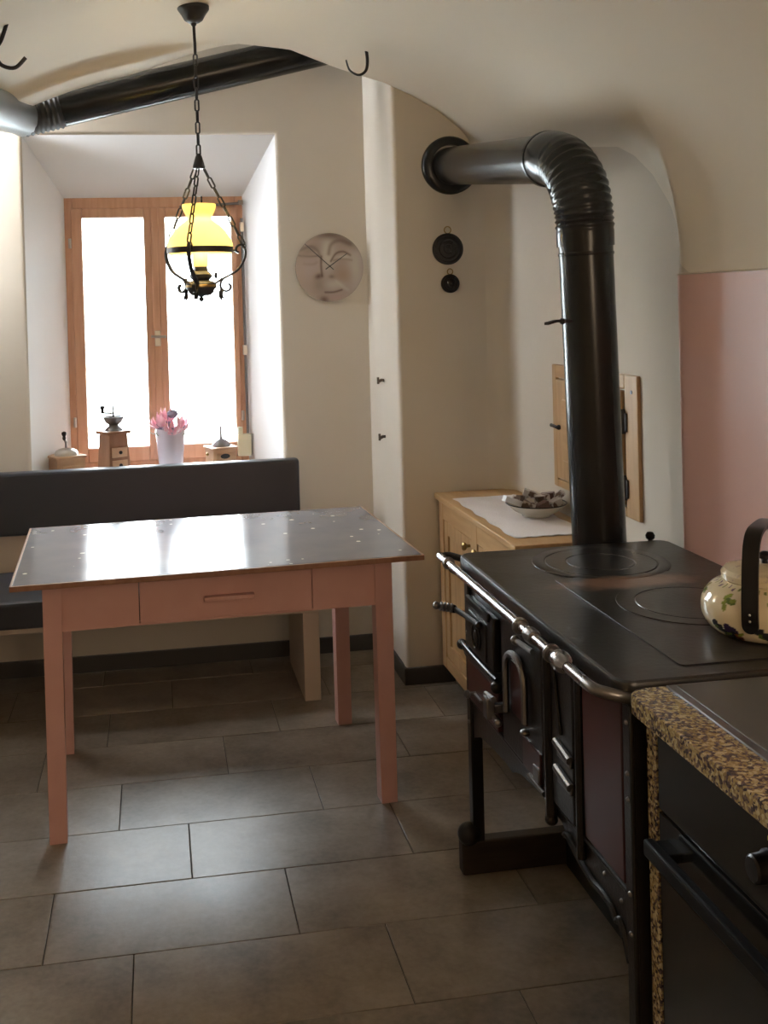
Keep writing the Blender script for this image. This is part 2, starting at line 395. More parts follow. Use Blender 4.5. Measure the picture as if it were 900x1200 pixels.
# right wall with its recessed lunette
P = []
for y in ys+[3.95, 3.97, 3.99, 4.005, 4.018, 4.026, 4.03]:
    P.append([(xw(y), y, za(y)*t) for t in np.linspace(0, 1, 16)])
struct('wall_right', MB().grid(P), PLASTER, smooth=60, fix=False)
# left wall, front wall behind the photographer
struct('wall_left', MB().box(XL-0.2, XL, YF, 4.6, 0, 1.62), PLASTER, smooth=0)
struct('wall_front', MB().box(XL-0.2, 1.6, YF-0.1, YF, 0, 2.7), PLASTER, smooth=0)
# back wall with splayed window reveal
RO = (-0.514, 0.534, 0.79, 2.229)      # opening on the room side
RI = (-0.380, 0.416, 0.785, 2.003)     # opening at the window frame
YW = 4.85
def ring(r, y): return [(r[0], y, r[2]), (r[1], y, r[2]), (r[1], y, r[3]), (r[0], y, r[3])]
def grow(r, d): return (r[0]-d, r[1]+d, r[2]-d*0.2, r[3]+d)
mb = MB()
rings = [[(XL-0.1, YB, -0.02), (1.5, YB, -0.02), (1.5, YB, 2.97), (XL-0.1, YB, 2.97)], ring(grow(RO, 0.014), YB), ring(grow(RO, 0.005), YB+0.003), ring(grow(RO, 0.0005), YB+0.010), ring(RO, YB+0.02)]
vs = [v for r in rings for v in r]
mb.add(vs, [(i*4+k, i*4+(k+1) % 4, i*4+4+(k+1) % 4, i*4+4+k) for i in range(4) for k in range(4)])
struct('wall_back', mb, PLASTER, smooth=80, fix=False)
mb = MB()
n = 6
rr = []
for i in range(n+1):
    t_ = i/n; r = [lerp(RO[k], RI[k], t_) for k in range(4)]; rr.append(ring(r, lerp(YB+0.02, YW, t_)))
rr.append(ring(RI, 5.02))
mb.add([v for r in rr for v in r], [(i*4+k, i*4+(k+1) % 4, i*4+4+(k+1) % 4, i*4+4+k) for i in range(n+1) for k in range(4)])
struct('trim_1', mb, REVEAL, smooth=30, fix=False)
# chimney breast
poly = [(0.938+0.014, YC)]
for k in range(5):
    a = PI*1.5-k*PI/8; poly.append((0.952+0.014*math.cos(a), YC+0.014+0.014*math.sin(a)))
poly += [(0.945, 4.15), (0.950, 4.28), (0.952, 4.38), (0.945, 4.43), (0.930, 4.46), (0.91, 4.49), (1.6, 4.49), (1.6, YC)]
struct('wall_chimney', MB().prism(poly, -0.02, 2.97, 'z'), PLASTER, smooth=50)
struct('baseboard_back', MB().box(XL, 0.95, YB-0.012, YB+0.002, 0, 0.068, 0.003), BASEB)
struct('baseboard_chimney', MB().box(0.932, 1.40, YC-0.010, YC+0.002, 0, 0.068, 0.003).box(0.930, 0.942, YC-0.010, YB-0.01, 0, 0.068, 0.003), BASEB)

# floor and its tiles
fl = struct('floor', MB().box(XL-0.1, 1.6, YF-0.1, 4.6, -0.06, -0.0035), GROUT, smooth=0)
row_off = {-3: 0.63, -2: 0.40, -1: 0.197, 0: 0.459, 1: 0.0587, 2: 0.304, 3: 0.512, 4: 0.145, 5: 0.35, 6: 0.55}
Y0 = 3.3968
proto = None
for r in range(-4, 17):
    y1 = Y0-0.3*r
    off = row_off.get(r, (r*0.21) % 0.6)
    k = math.floor((XL-off)/0.6)
    while off+0.6*k < 1.42:
        x0 = off+0.6*k; k += 1
        if x0+0.6 < XL-0.02 or y1 < YF: continue
        a, b = max(x0, XL-0.05)+0.0012, min(x0+0.6, 1.5)-0.0012
        full = abs((b-a)-0.5976) < 1e-4
        if full and proto is not None:
            t = proto.copy(); COL.objects.link(t)
        else:
            t = obj('tile', MB().box(-(b-a)/2, (b-a)/2, -0.1488, 0.1488, -0.03, 0, 0.0015), TILE, fl)
            if full: proto = t
        t.parent = fl; t.location = ((a+b)/2, y1-0.15, random.uniform(-0.0004, 0.0004))

# pale hillside outside, added to dim the sky seen through the window
rh = random.Random(5)
P = []
for j in range(40):
    yy = 5.6+0.9*j
    P.append([(xx, yy, -1.2+0.31*max(0, yy-9)+(0.5*math.sin(xx*1.3+yy)+0.4*math.sin(xx*0.7-yy*1.9)+rh.uniform(-0.5, 0.5))*min(1, j/12)) for xx in np.linspace(-45, 45, 76)])
HILL = mat('misty_hillside', (0.58, 0.61, 0.60), 0.95, col2=(0.72, 0.73, 0.73), nscale=0.8, spec=0.1)
struct('hillside', MB().grid(P), HILL, smooth=70, fix=False)

# ------------------------------------------------------------------ window
wn = bpy.data.objects.new('window_1', None); COL.objects.link(wn); wn['kind'] = 'structure'; wn['base'] = [0, 0, 0]
mb = MB(); fy0, fy1 = 4.85, 4.93
for b in ((-0.40, -0.345, 0.75, 2.02), (0.381, 0.436, 0.75, 2.02), (-0.345, 0.381, 1.955, 2.02), (-0.345, 0.381, 0.75, 0.815)):
    mb.box(b[0], b[1], fy0, fy1, b[2], b[3], 0.004)
obj('window_frame', mb, WINWOOD, wn)
def casement(x0, x1, g0, g1):
    c = holder('casement', wn)
    z0, z1, h0, h1 = 0.815, 1.955, 0.880, 1.912
    for b in ((x0, g0, z0, z1), (g1, x1, z0, z1), (g0, g1, h1, z1), (g0, g1, z0, h0)):
        obj('rail' if b[0] == g0 else 'stile', MB().box(b[0], b[1], 4.840, 4.90, b[2], b[3], 0.005), WINWOOD, c)
    obj('pane', MB().box(g0-0.008, g1+0.008, 4.868, 4.874, h0-0.008, h1+0.008), PANE, c, smooth=0)
    return c
casement(-0.352, 0.012, -0.304, -0.033)
casement(0.018, 0.389, 0.064, 0.361)
obj('meeting_strip', MB().box(0.000, 0.034, 4.832, 4.842, 0.812, 1.957, 0.004), WINWOOD, wn)
obj('window_handle', MB().box(0.004, 0.030, 4.826, 4.833, 1.33, 1.40, 0.003).tube([(-0.012, 4.812, 1.375), (0.055, 4.812, 1.372)], 0.006, 8).tube([(0.017, 4.83, 1.375), (0.017, 4.812, 1.375)], 0.006, 8), NICKEL, wn)
for (x, z) in ((-0.358, 1.80), (-0.358, 1.00), (0.392, 1.00)):
    obj('hinge', MB().lathe((x, 4.838, z-0.022), [(0.006, 0), (0.007, 0.002), (0.007, 0.020), (0.006, 0.021), (0.007, 0.022), (0.007, 0.042), (0.006, 0.044)], 10), NICKEL, wn)
# fanlight opener mechanism: rod on the right stile, arm along the head
obj('opener_rod', MB().tube([(0.4085, 4.815, 1.90), (0.4105, 4.815, 0.86)], 0.0065, 8), DULLSTEEL, wn, label='steel rod down the right side of the window')
obj('opener_arm', MB().tube([(0.13, 4.815, 1.955), (0.405, 4.815, 1.968)], 0.006, 8).rbox((0.406, 4.822, 1.972), 0.02, 0.03, 0.02), DULLSTEEL, wn)
for z in (1.86, 1.30): obj('rod_clip', MB().rbox((0.409, 4.822, z), 0.020, 0.03, 0.045, bev=0.003), NICKEL, wn)
g = obj('opener_gearbox', MB().rbox((0.392, 4.80, 0.870), 0.062, 0.03, 0.10, bev=0.004).rbox((0.375, 4.80, 0.932), 0.022, 0.02, 0.04, bev=0.003), BEIGEMETAL, wn)
obj('crank_boss', MB().lathe((0.385, 4.782, 0.875), [(0.024, 0), (0.024, 0.006), (0.014, 0.008), (0.012, 0.012)], 16, 'y'), BEIGEMETAL, g)

# ------------------------------------------------------------------ bench
t = thing('corner_bench', 'long bench with charcoal upholstered backrest and seat on cream legs under the window', 'bench', (-0.25, 4.2, 0))
def pad(x0, x1, y0, y1, z0, z1, b): return MB().box(x0, x1, y0, y1, z0, z1, b)
obj('backrest', pad(XL+0.005, 0.586, 4.385, 4.445, 0.600, 0.855, 0.012), LEATHER, t)
obj('back_board', MB().box(XL+0.005, 0.575, 4.41, 4.43, 0.345, 0.605, 0.002), CREAM, t, label='cream painted board below the backrest')
obj('seat_cushion', pad(XL+0.005, 0.60, 3.93, 4.408, 0.355, 0.455, 0.014), LEATHER, t)
obj('seat_board', MB().box(XL+0.005, 0.588, 3.95, 4.41, 0.335, 0.356, 0.002), CREAM, t)
for x in (0.525, -1.02):
    obj('leg', MB().box(x, x+0.062, 3.95, 4.40, 0, 0.336, 0.003), CREAM, t)

# ------------------------------------------------------------------ table
TRZ = math.radians(2.4)
t = thing('kitchen_table', 'pink painted wooden table with one drawer and worn dark blue-grey top', 'table', (0.163, 3.392, 0), TRZ)
t['base'] = [0, 0, 0]
obj('tabletop', MB().box(-0.583, 0.583, -0.384, 0.384, 0.7445, 0.7575, 0.0015), LINO, t)
mb = MB()
for b in ((-0.590, 0.590, -0.391, -0.3835), (-0.590, 0.590, 0.3835, 0.391), (-0.590, -0.5825, -0.3835, 0.3835), (0.5825, 0.590, -0.3835, 0.3835)):
    mb.box(b[0], b[1], b[2], b[3], 0.741, 0.7565, 0.0012)
obj('edge_strip', mb, BROWNWOOD, t, label='brown wooden edge strip')
LX, LY0, LY1, LW = 0.508, -0.318, 0.345, 0.052
obj('apron', MB().box(-0.46, -0.241, LY0+0.008, LY0+0.028, 0.597, 0.741, 0.001).box(0.266, 0.46, LY0+0.008, LY0+0.028, 0.597, 0.741, 0.001).box(-0.241, 0.266, LY0+0.008, LY0+0.028, 0.723, 0.741, 0.001).box(-0.241, 0.266, LY0+0.008, LY0+0.028, 0.597, 0.603), PINK, t)
obj('apron', MB().box(-0.46, 0.46, LY1-0.028, LY1-0.008, 0.597, 0.741, 0.001), PINK, t)
for s in (-1, 1): obj('apron', MB().box(s*(LX-0.030)-0.01, s*(LX-0.030)+0.01, LY0+0.05, LY1-0.05, 0.597, 0.741, 0.001), PINK, t)
d = obj('drawer', MB().box(-0.2385, 0.2635, LY0+0.003, LY0+0.03, 0.6045, 0.7215, 0.0015).box(-0.225, 0.25, LY0+0.03, LY0+0.45, 0.61, 0.70), PINK, t)
obj('handle', MB().box(-0.055, 0.090, LY0-0.022, LY0+0.004, 0.655, 0.669, 0.003), PINK, d)
for sx in (-1, 1):
    for (y, sy) in ((LY0, 1), (LY1, -1)):
        x0, x1 = sx*LX, sx*(LX-LW); y0, y1 = y, y+sy*LW
        tp = 0.003
        bb = [(x0, y0), (x1, y0), (x1, y1), (x0, y1)]
        bt = [(x0-sx*0.0, y0), (x1+sx*tp, y0), (x1+sx*tp, y1+sy*tp), (x0, y1+sy*tp)]
        vs = [(p[0], p[1], 0.742) for p in bb]+[(p[0], p[1], 0.0) for p in bt]
        obj('leg', MB().add(vs, [(0, 1, 2, 3), (4, 7, 6, 5), (0, 4, 5, 1), (1, 5, 6, 2), (2, 6, 7, 3), (3, 7, 4, 0)]), PINK, t)

# ------------------------------------------------------------------ hanging lamp
LCX, LCY = 0.158, 3.50
t = thing('hanging_lamp', 'old oil-lamp style hanging lamp with yellow glass shade on black chains', 'lamp', (LCX, LCY, 2.48))
zc = ceil_z(LCX, LCY)
obj('canopy', MB().lathe((LCX, LCY, zc-0.055), [(0.012, 0), (0.020, 0.003), (0.030, 0.010), (0.040, 0.028), (0.052, 0.045), (0.052, 0.056)], 28), BLACKIRON, t)
obj('rod', MB().tube([(LCX, LCY, zc-0.054), (LCX+0.002, LCY, 2.365)], 0.005, 8).sphere((LCX, LCY, zc-0.056), 0.010, 12), BLACKIRON, t)
def link_mesh(L=0.046, W=0.0185, r=0.0029):
    pts = []
    a, h = W/2-r, L/2-W/2
    for k in range(6): th = PI*k/5; pts.append((a*math.cos(th), 0, h+a*math.sin(th)))
    for k in range(6): th = PI+PI*k/5; pts.append((a*math.cos(th), 0, -h+a*math.sin(th)))
    return MB().tube(pts, r, 6, closed=True)
link0 = None
def chain(p0, p1, n, tw=0.0):
    global link0
    h = holder('chain', t)
    p0, p1 = Vector(p0), Vector(p1); dv = (p1-p0); step = dv.length/n
    q = dv.to_track_quat('Z', 'Y')
    for k in range(n):
        if link0 is None:
            link0 = obj('chain_link', link_mesh(), BLACKIRON); o = link0
        else:
            o = link0.copy(); COL.objects.link(o)
        o.parent = h
        c = p0+dv*((k+0.5)/n)-Vector((LCX, LCY, 2.48))
        Mx = Matrix.Translation(c) @ q.to_matrix().to_4x4() @ Matrix.Rotation(tw+(k % 2)*PI/2, 4, 'Z') @ Matrix.Diagonal((1, 1, (step+0.007)/0.046, 1))
        o.matrix_basis = Mx
chain((LCX+0.002, LCY, 2.370), (LCX+0.004, LCY, 2.000), 10, 0.4)
obj('chain_cap', MB().lathe((LCX+0.004, LCY, 1.958), [(0.020, 0), (0.020, 0.008), (0.015, 0.026), (0.010, 0.042), (0.005, 0.05)], 20), BLACKIRON, t)
AZ = [math.radians(a) for a in (12, 135, 254)]
for a in AZ:
    ca, sa = math.cos(a), math.sin(a)
    chain((LCX+0.004+0.016*ca, LCY+0.016*sa, 1.960), (LCX+0.150*ca, LCY+0.150*sa, 1.708), 8, 0.6)
sh = [(0.054, 1.842), (0.056, 1.838), (0.054, 1.828), (0.047, 1.812), (0.041, 1.800), (0.041, 1.792), (0.050, 1.784), (0.067, 1.772), (0.086, 1.752), (0.100, 1.730), (0.107, 1.710), (0.107, 1.695), (0.103, 1.678)]
inner = [(r-0.003, z) for r, z in reversed(sh)]
obj('lamp_shade', MB().lathe((LCX, LCY, 0), sh+inner+[sh[0]], 48, cap=False), SHADE, t, smooth=60, label='yellow opal glass shade')
obj('shade_ring', MB().lathe((LCX, LCY, 1.683), [(0.1055, -0.002), (0.1085, -0.002), (0.1085, 0.017), (0.1055, 0.017), (0.1055, -0.002)], 48, cap=False), BLACKIRON, t)
obj('glass_chimney', MB().lathe((LCX, LCY, 0), [(0.012, 1.80), (0.012, 1.868), (0.0108, 1.868), (0.0108, 1.80), (0.012, 1.80)], 20, cap=False), PANE, t)
obj('bulb', MB().sphere((LCX, LCY, 1.715), 0.024, 18, 1.2), BULB, t)
obj('bulb_sleeve', MB().lathe((LCX, LCY, 1.635), [(0.022, 0), (0.026, 0.008), (0.026, 0.05), (0.020, 0.056)], 24), SHADE, t, label='yellow glass sleeve around the bulb')
obj('burner', MB().lathe((LCX, LCY, 0), [(0.022, 1.640), (0.024, 1.622), (0.030, 1.618), (0.036, 1.611), (0.036, 1.600), (0.030, 1.595), (0.027, 1.590), (0.027, 1.586)], 24), BLACKIRON, t)
obj('wick_wheel', MB().tube([(LCX+0.02, LCY-0.02, 1.606), (LCX+0.046, LCY-0.03, 1.606)], 0.003, 8).rbox((LCX+0.048, LCY-0.031, 1.606), 0.006, 0.02, 0.02, rz=-0.36, bev=0.002), BLACKIRON, t)
obj('oil_font', MB().lathe((LCX, LCY, 0), [(0.026, 1.592), (0.042, 1.588), (0.050, 1.580), (0.050, 1.566), (0.044, 1.561), (0.041, 1.551), (0.030, 1.542), (0.010, 1.540), (0.005, 1.537), (0.009, 1.532), (0.009, 1.527), (0.004, 1.522), (0.0005, 1.521)], 28), BLACKIRON, t)
obj('font_band', MB().lathe((LCX, LCY, 0), [(0.0500, 1.569), (0.0512, 1.570), (0.0512, 1.576), (0.0500, 1.577)], 28), BRASS, t)
for a in AZ:
    ca, sa = math.cos(a), math.sin(a)
    PT = lambda r, z: (LCX+r*ca, LCY+r*sa, z)
    arm = bez([PT(0.040, 1.574), PT(0.062, 1.590), PT(0.095, 1.606), PT(0.128, 1.626), PT(0.150, 1.660), PT(0.154, 1.690), PT(0.142, 1.708), PT(0.126, 1.702), PT(0.122, 1.688), PT(0.132, 1.682)], 6)
    mb = MB().strip(arm, (-sa, ca, 0), 0.012, 0.0065)
    sc = [PT(0.080, 1.600)]+[PT(0.088+(0.025-0.0021*k)*math.cos(PI*0.75+k*0.62), 1.572+(0.025-0.0021*k)*math.sin(PI*0.75+k*0.62)) for k in range(9)]
    mb.strip(bez(sc, 4), (-sa, ca, 0), 0.011, 0.0070)
    mb.tube([PT(0.106, 1.690), PT(0.122, 1.690)], 0.0025, 6)
    ar = obj('arm', mb, BLACKIRON, t)
    obj('leaf_ornament', MB().add([PT(0.070, 1.566), PT(0.060, 1.556), PT(0.058, 1.536), PT(0.068, 1.522), PT(0.074, 1.538), PT(0.076, 1.556)], [(0, 1, 2, 3, 4, 5)]).strip([PT(0.068, 1.60), PT(0.064, 1.575), PT(0.067, 1.55), PT(0.076, 1.53)], (-sa, ca, 0), 0.014, 0.002), BLACKIRON, ar)
    obj('chain_hook', MB().tube([(LCX+(0.150+0.007*math.cos(q))*ca, LCY+(0.150+0.007*math.cos(q))*sa, 1.704+0.007*math.sin(q)) for q in np.linspace(0, 2*PI, 12, endpoint=False)], 0.0018, 6, closed=True), BLACKIRON, ar)
l = bpy.data.lights.new('bulb_light', 'POINT'); l.energy = 3.0; l.color = (1.0, 0.80, 0.45); l.shadow_soft_size = 0.03
o = bpy.data.objects.new('bulb_light', l); o.location = (LCX, LCY, 1.755); COL.objects.link(o)

# ------------------------------------------------------------------ ceiling hooks
def jhook(pts, rs, label):
    o = obj('ceiling_hook', MB().tube(bez(pts, 6), rs, 8), BLACKIRON)
    tag(o, label, 'hook', 'iron ceiling hooks'); return o
hx, hy = 0.775, 3.70; hz = ceil_z(hx, hy)
n_ = 6*5+1
jhook([(hx, hy, hz+0.01), (hx+0.003, hy, hz-0.035), (hx-0.004, hy, hz-0.068), (hx-0.030, hy, hz-0.083), (hx-0.062, hy, hz-0.066), (hx-0.074, hy, hz-0.030)],
      [0.0065-0.0035*i/(n_-1) for i in range(n_)], 'black iron hook in the ceiling above the chimney breast corner')
hx, hy = -0.398, 3.22; hz = ceil_z(hx, hy)
jhook([(hx, hy, hz+0.01), (hx-0.018, hy-0.005, hz-0.045), (hx-0.035, hy-0.01, hz-0.08), (hx-0.022, hy-0.01, hz-0.118), (hx+0.018, hy-0.01, hz-0.128), (hx+0.050, hy-0.01, hz-0.098)],
      [0.006]*n_, 'black iron hook in the ceiling at the left above the duct')

# ------------------------------------------------------------------ duct along the back wall
t = thing('ventilation_duct', 'black round duct under the ceiling above the window with silver elbow', 'duct', (0.1, 4.3, 2.35))
p0, p1 = Vector((-0.455, 4.30, 2.272)), Vector((1.00, 4.30, 2.62))
obj('duct_pipe', MB().tube([p0.lerp(p1, k/8) for k in range(9)], 0.071, 32), PIPEM, t)
pts, rs = [], []
dr = (p1-p0).normalized()
for k in range(41):
    pts.append(p0+dr*(-0.035+0.16*k/40)); rs.append(0.074+0.003*math.sin(k*PI/2.5))
obj('flexible_collar', MB().tube(pts, rs, 32), BLACKIRON, t)
pts = bez([p0+dr*-0.028, Vector((-0.495, 4.22, 2.262)), Vector((-0.52, 4.06, 2.245)), Vector((-0.545, 3.85, 2.225)), Vector((-0.575, 3.60, 2.20)), Vector((-0.66, 3.38, 2.17)), Vector((-0.80, 3.25, 2.14)), Vector((-0.95, 3.2, 2.12))], 8)
obj('silver_elbow', MB().tube(pts, 0.074, 32), ALU, t, label='silver metal elbow at the left end of the duct')

# ------------------------------------------------------------------ stove pipe
t = thing('stove_pipe', 'black stove pipe rising from the range and bending into the chimney breast', 'stovepipe', (1.213, 2.78, 0.80))
B0, B1 = Vector((1.2135, 2.78, 0.55)), Vector((1.1865, 2.78, 1.705))
E0, E1 = Vector((1.164, 4.0295, 2.030)), Vector((1.160, 2.97, 1.912))
R0 = 0.074
obj('pipe_upright', MB().tube([B0.lerp(B1, k/10) for k in range(11)], R0, 40), PIPEM, t, smooth=40)
obj('pipe_seam', MB().tube([B0.lerp(B1, q) for q in (0.925, 0.928, 0.931, 0.934)], [0.0745, 0.0765, 0.0765, 0.0745], 40), PIPEM, t)
obj('pipe_run', MB().tube([E1.lerp(E0, k/8) for k in range(9)], R0*0.985, 40), PIPEM, t, smooth=40)
ctrl = [B1+Vector((0.001, 0, -0.06)), B1, B1+Vector((-0.003, 0.004, 0.055)), Vector((1.180, 2.812, 1.825)), Vector((1.172, 2.868, 1.882)), E1+Vector((0, -0.04, -0.004)), E1]
pts = bez(ctrl, 14); rs = []
for i, p in enumerate(pts):
    f = i/(len(pts)-1)
    rs.append(0.0785+0.0028*math.sin(i*PI/2.0)*sstep(0.10, 0.16, f)*(1-sstep(0.45, 0.80, f))+0.0015*sstep(0.3, 0.5, f))
obj('elbow', MB().tube(pts, rs, 40), PIPEM, t, smooth=60, label='pleated black elbow')
ed = (E0-E1).normalized()
obj('elbow_lip', MB().tube([E1+ed*q for q in (-0.012, -0.009, 0.0, 0.008, 0.0085)], [0.079, 0.083, 0.0835, 0.0835, 0.074], 40, cap=False), PIPEM, t, smooth=30)
obj('wall_rosette', MB().lathe((1.165, YC-0.03, 2.031), [(0.078, 0), (0.100, 0.0), (0.110, 0.006), (0.114, 0.014), (0.114, 0.031)], 48, 'y', cap=False).lathe((1.165, YC-0.03, 2.031), [(0.078, 0), (0.078, 0.031)], 48, 'y', cap=False), PIPEM, t, label='black ring where the pipe meets the wall')
obj('damper_handle', MB().tube([(1.125, 2.745, 1.440), (1.085, 2.71, 1.441)], 0.005, 8).strip([(1.092, 2.715, 1.441), (1.06, 2.69, 1.443), (1.022, 2.66, 1.437)], (0, 0, 1), 0.007, 0.012).sphere((1.088, 2.712, 1.441), 0.009, 10), BLACKIRON, t)

# ------------------------------------------------------------------ range (iron cooking stove)
t = thing('iron_range', 'old black iron wood-burning range with steel rail and maroon doors', 'stove', (1.08, 2.19, 0))
X0, X1, YN, YFR = 0.80, 1.355, 1.71, 2.685
obj('body', MB().box(X0+0.004, X1, YN, YFR, 0.45, 0.80, 0.004), IRON, t)
# top plate with rounded corners
def rrect(x0, x1, y0, y1, r, n=6):
    out = []
    for (cx, cy, a0) in ((x1-r, y1-r, 0), (x0+r, y1-r, PI/2), (x0+r, y0+r, PI), (x1-r, y0+r, 1.5*PI)):
        for k in range(n+1): a = a0+PI/2*k/n; out.append((cx+r*math.cos(a), cy+r*math.sin(a)))
    return out
def plate(x0, x1, y0, y1, z0, z1, r, rnd=0.008):
    mb = MB(); levels = [(0.004, z0), (0.0, z0+0.004), (0.0, z1-rnd), (rnd*0.3, z1-rnd*0.3), (rnd, z1)]
    n = None; vs = []
    for (ins, z) in levels:
        q = rrect(x0+ins, x1-ins, y0+ins, y1-ins, max(r-ins, 0.001)); n = len(q); vs += [(a, b, z) for a, b in q]
    fs = [(i*n+k, i*n+(k+1) % n, (i+1)*n+(k+1) % n, (i+1)*n+k) for i in range(len(levels)-1) for k in range(n)]
    fs += [tuple(range(n-1, -1, -1)), tuple((len(levels)-1)*n+k for k in range(n))]
    mb.flat |= {len(fs)-1, len(fs)-2}
    return mb.add(vs, fs)
obj('cooking_plate', plate(0.772, 1.360, 1.712, 2.692, 0.806, 0.840, 0.035), RUST, t)
obj('inset_plate', plate(0.915, 1.300, 1.765, 2.372, 0.838, 0.8425, 0.012, 0.0012), RUST, t, label='raised rectangular insert of the hob')
rp = obj('ring_plate', MB().lathe((1.085, 2.495, 0.838), [(0.168, 0), (0.168, 0.0035), (0.166, 0.0048), (0.139, 0.0048), (0.1375, 0.0035)], 64, cap=False), RUST, t)
obj('inner_ring', MB().lathe((1.085, 2.495, 0.838), [(0.136, 0.0), (0.136, 0.004), (0.1345, 0.0052), (0.086, 0.0052), (0.0845, 0.0038), (0.083, 0.0038), (0.0815, 0.0052), (0.0001, 0.0052)], 64, cap=False), RUST, rp)
obj('ring_plate', MB().lathe((1.125, 2.115, 0.8415), [(0.158, 0), (0.158, 0.0018), (0.157, 0.0026), (0.120, 0.0026), (0.119, 0.0014), (0.1175, 0.0014), (0.1165, 0.0026), (0.0001, 0.0026)], 64, cap=False), RUST, t)
obj('back_knob', MB().lathe((1.325, 2.712, 0.80), [(0.006, 0), (0.006, 0.035), (0.012, 0.040), (0.013, 0.048), (0.008, 0.056), (0.001, 0.058)], 16), BLACK, t)
# front frame and skirt
sk = [(2.690, 0.80), (2.690, 0.30), (2.675, 0.32), (2.655, 0.362), (2.60, 0.385), (2.50, 0.398), (2.40, 0.404), (2.355, 0.402), (2.335, 0.412), (2.29, 0.425), (2.22, 0.432), (2.15, 0.437), (2.05, 0.432), (2.03, 0.420), (2.01, 0.425), (1.97, 0.412),
      (1.93, 0.405), (1.89, 0.398), (1.85, 0.402), (1.81, 0.398), (1.79, 0.385), (1.775, 0.392), (1.755, 0.375), (1.735, 0.34), (1.722, 0.28), (1.712, 0.20), (1.705, 0.20), (1.705, 0.80)]
obj('front_frame', MB().prism(sk, X0-0.004, X0+0.008, 'x'), IRON, t, smooth=0)
obj('skirt_moulding', MB().tube(bez([(X0-0.006, 2.66, 0.462), (X0-0.006, 2.40, 0.462), (X0-0.006, 2.10, 0.462), (X0-0.006, 1.74, 0.462)], 4), 0.005, 8).tube(bez([(X0-0.007, y, z-0.002) for y, z in sk[13:24]], 4), 0.007, 8), IRON, t)
for (y, yy) in ((YFR-0.01, 0), (YN+0.012, 1)):
    for x in (X0+0.004, X1-0.02):
        lg = obj('leg', MB().box(x-0.016, x+0.016, y-0.016, y+0.016, 0.085, 0.802, 0.004), IRON, t)
        if x < 1:
            for z in (0.77, 0.68, 0.635, 0.47, 0.40): obj('rivet', MB().sphere((x-0.016, y-0.004, z), 0.005, 8), DULLSTEEL, lg)
    for x in (X0-0.022, X1-0.02):
        obj('foot_ball', MB().sphere((x, y-0.006+0.02*yy, 0.105), 0.030, 18), IRON, t)
    obj('plinth', MB().box(0.757, 1.358, y-0.018, y+0.022, 0.0, 0.088, 0.006), PLINTHWOOD, t, label='dark wooden plinth under one end')
obj('under_shade_sheet', MB().box(1.04, 1.06, YN+0.03, YFR-0.03, 0.0, 0.452), BLACK, t, smooth=0)  # black sheet added to darken the shaded space under the range
# fire door (far end)
d = obj('fire_door', MB().box(X0-0.024, X0-0.003, 2.42, 2.640, 0.612, 0.742, 0.006).box(X0-0.030, X0-0.020, 2.44, 2.62, 0.728, 0.750, 0.004), IRON, t)
obj('relief_plate', MB().box(X0-0.028, X0-0.022, 2.465, 2.605, 0.622, 0.715, 0.003).lathe((X0-0.027, 2.535, 0.668), [(0.0365, 0.0), (0.036, -0.005), (0.031, -0.0055), (0.030, -0.002), (0.018, -0.002), (0.014, -0.006), (0.0001, -0.008)], 28, 'x').tube([(X0-0.033, 2.535+0.022*math.cos(a), 0.668+0.03*math.sin(a)) for a in np.linspace(0, 2*PI, 14, endpoint=False)], 0.003, 6, closed=True), IRON, d)
obj('latch_bar', MB().tube([(X0-0.045, 2.665, 0.700), (X0-0.038, 2.60, 0.702), (X0-0.034, 2.50, 0.706)], 0.007, 8).sphere((X0-0.034, 2.495, 0.706), 0.010, 10).sphere((X0-0.048, 2.668, 0.700), 0.011, 10), IRON, d)
hel = [(X0-0.050-0.036*k/32, 2.668+0.0095*math.cos(k*PI/4), 0.702+0.008*k/32+0.0095*math.sin(k*PI/4)) for k in range(33)]
obj('coil_handle', MB().tube(hel, 0.0036, 6).tube([(X0-0.045, 2.668, 0.70), (X0-0.092, 2.668, 0.711)], 0.005, 6).sphere((X0-0.094, 2.668, 0.712), 0.010, 12), DULLSTEEL, d, label='steel coil handle of the fire door')
# ash door with its ledge
led = bez([(X0-0.018, 2.700, 0.602), (X0-0.022, 2.66, 0.602), (X0-0.022, 2.50, 0.600), (X0-0.018, 2.415, 0.598)], 6)
obj('ledge_moulding', MB().tube(led, 0.0055, 10).tube([(p[0]+0.004, p[1]-0.004, p[2]-0.014) for p in led], 0.0055, 8).tube([(p[0]+0.008, p[1]-0.004, p[2]-0.027) for p in led], 0.005, 8).sphere((X0-0.018, 2.702, 0.594), 0.014, 14).sphere((X0-0.020, 2.412, 0.582), 0.015, 14), IRON, t)
d = obj('ash_door', MB().box(X0-0.018, X0-0.003, 2.415, 2.655, 0.472, 0.580, 0.004), MAROON, t)
obj('knob', MB().lathe((X0-0.018, 2.585, 0.505), [(0.005, 0.002), (0.005, -0.016), (0.010, -0.020), (0.010, -0.028), (0.001, -0.032)], 14, 'x').box(X0-0.026, X0-0.018, 2.53, 2.585, 0.500, 0.508, 0.002), DULLSTEEL, d)
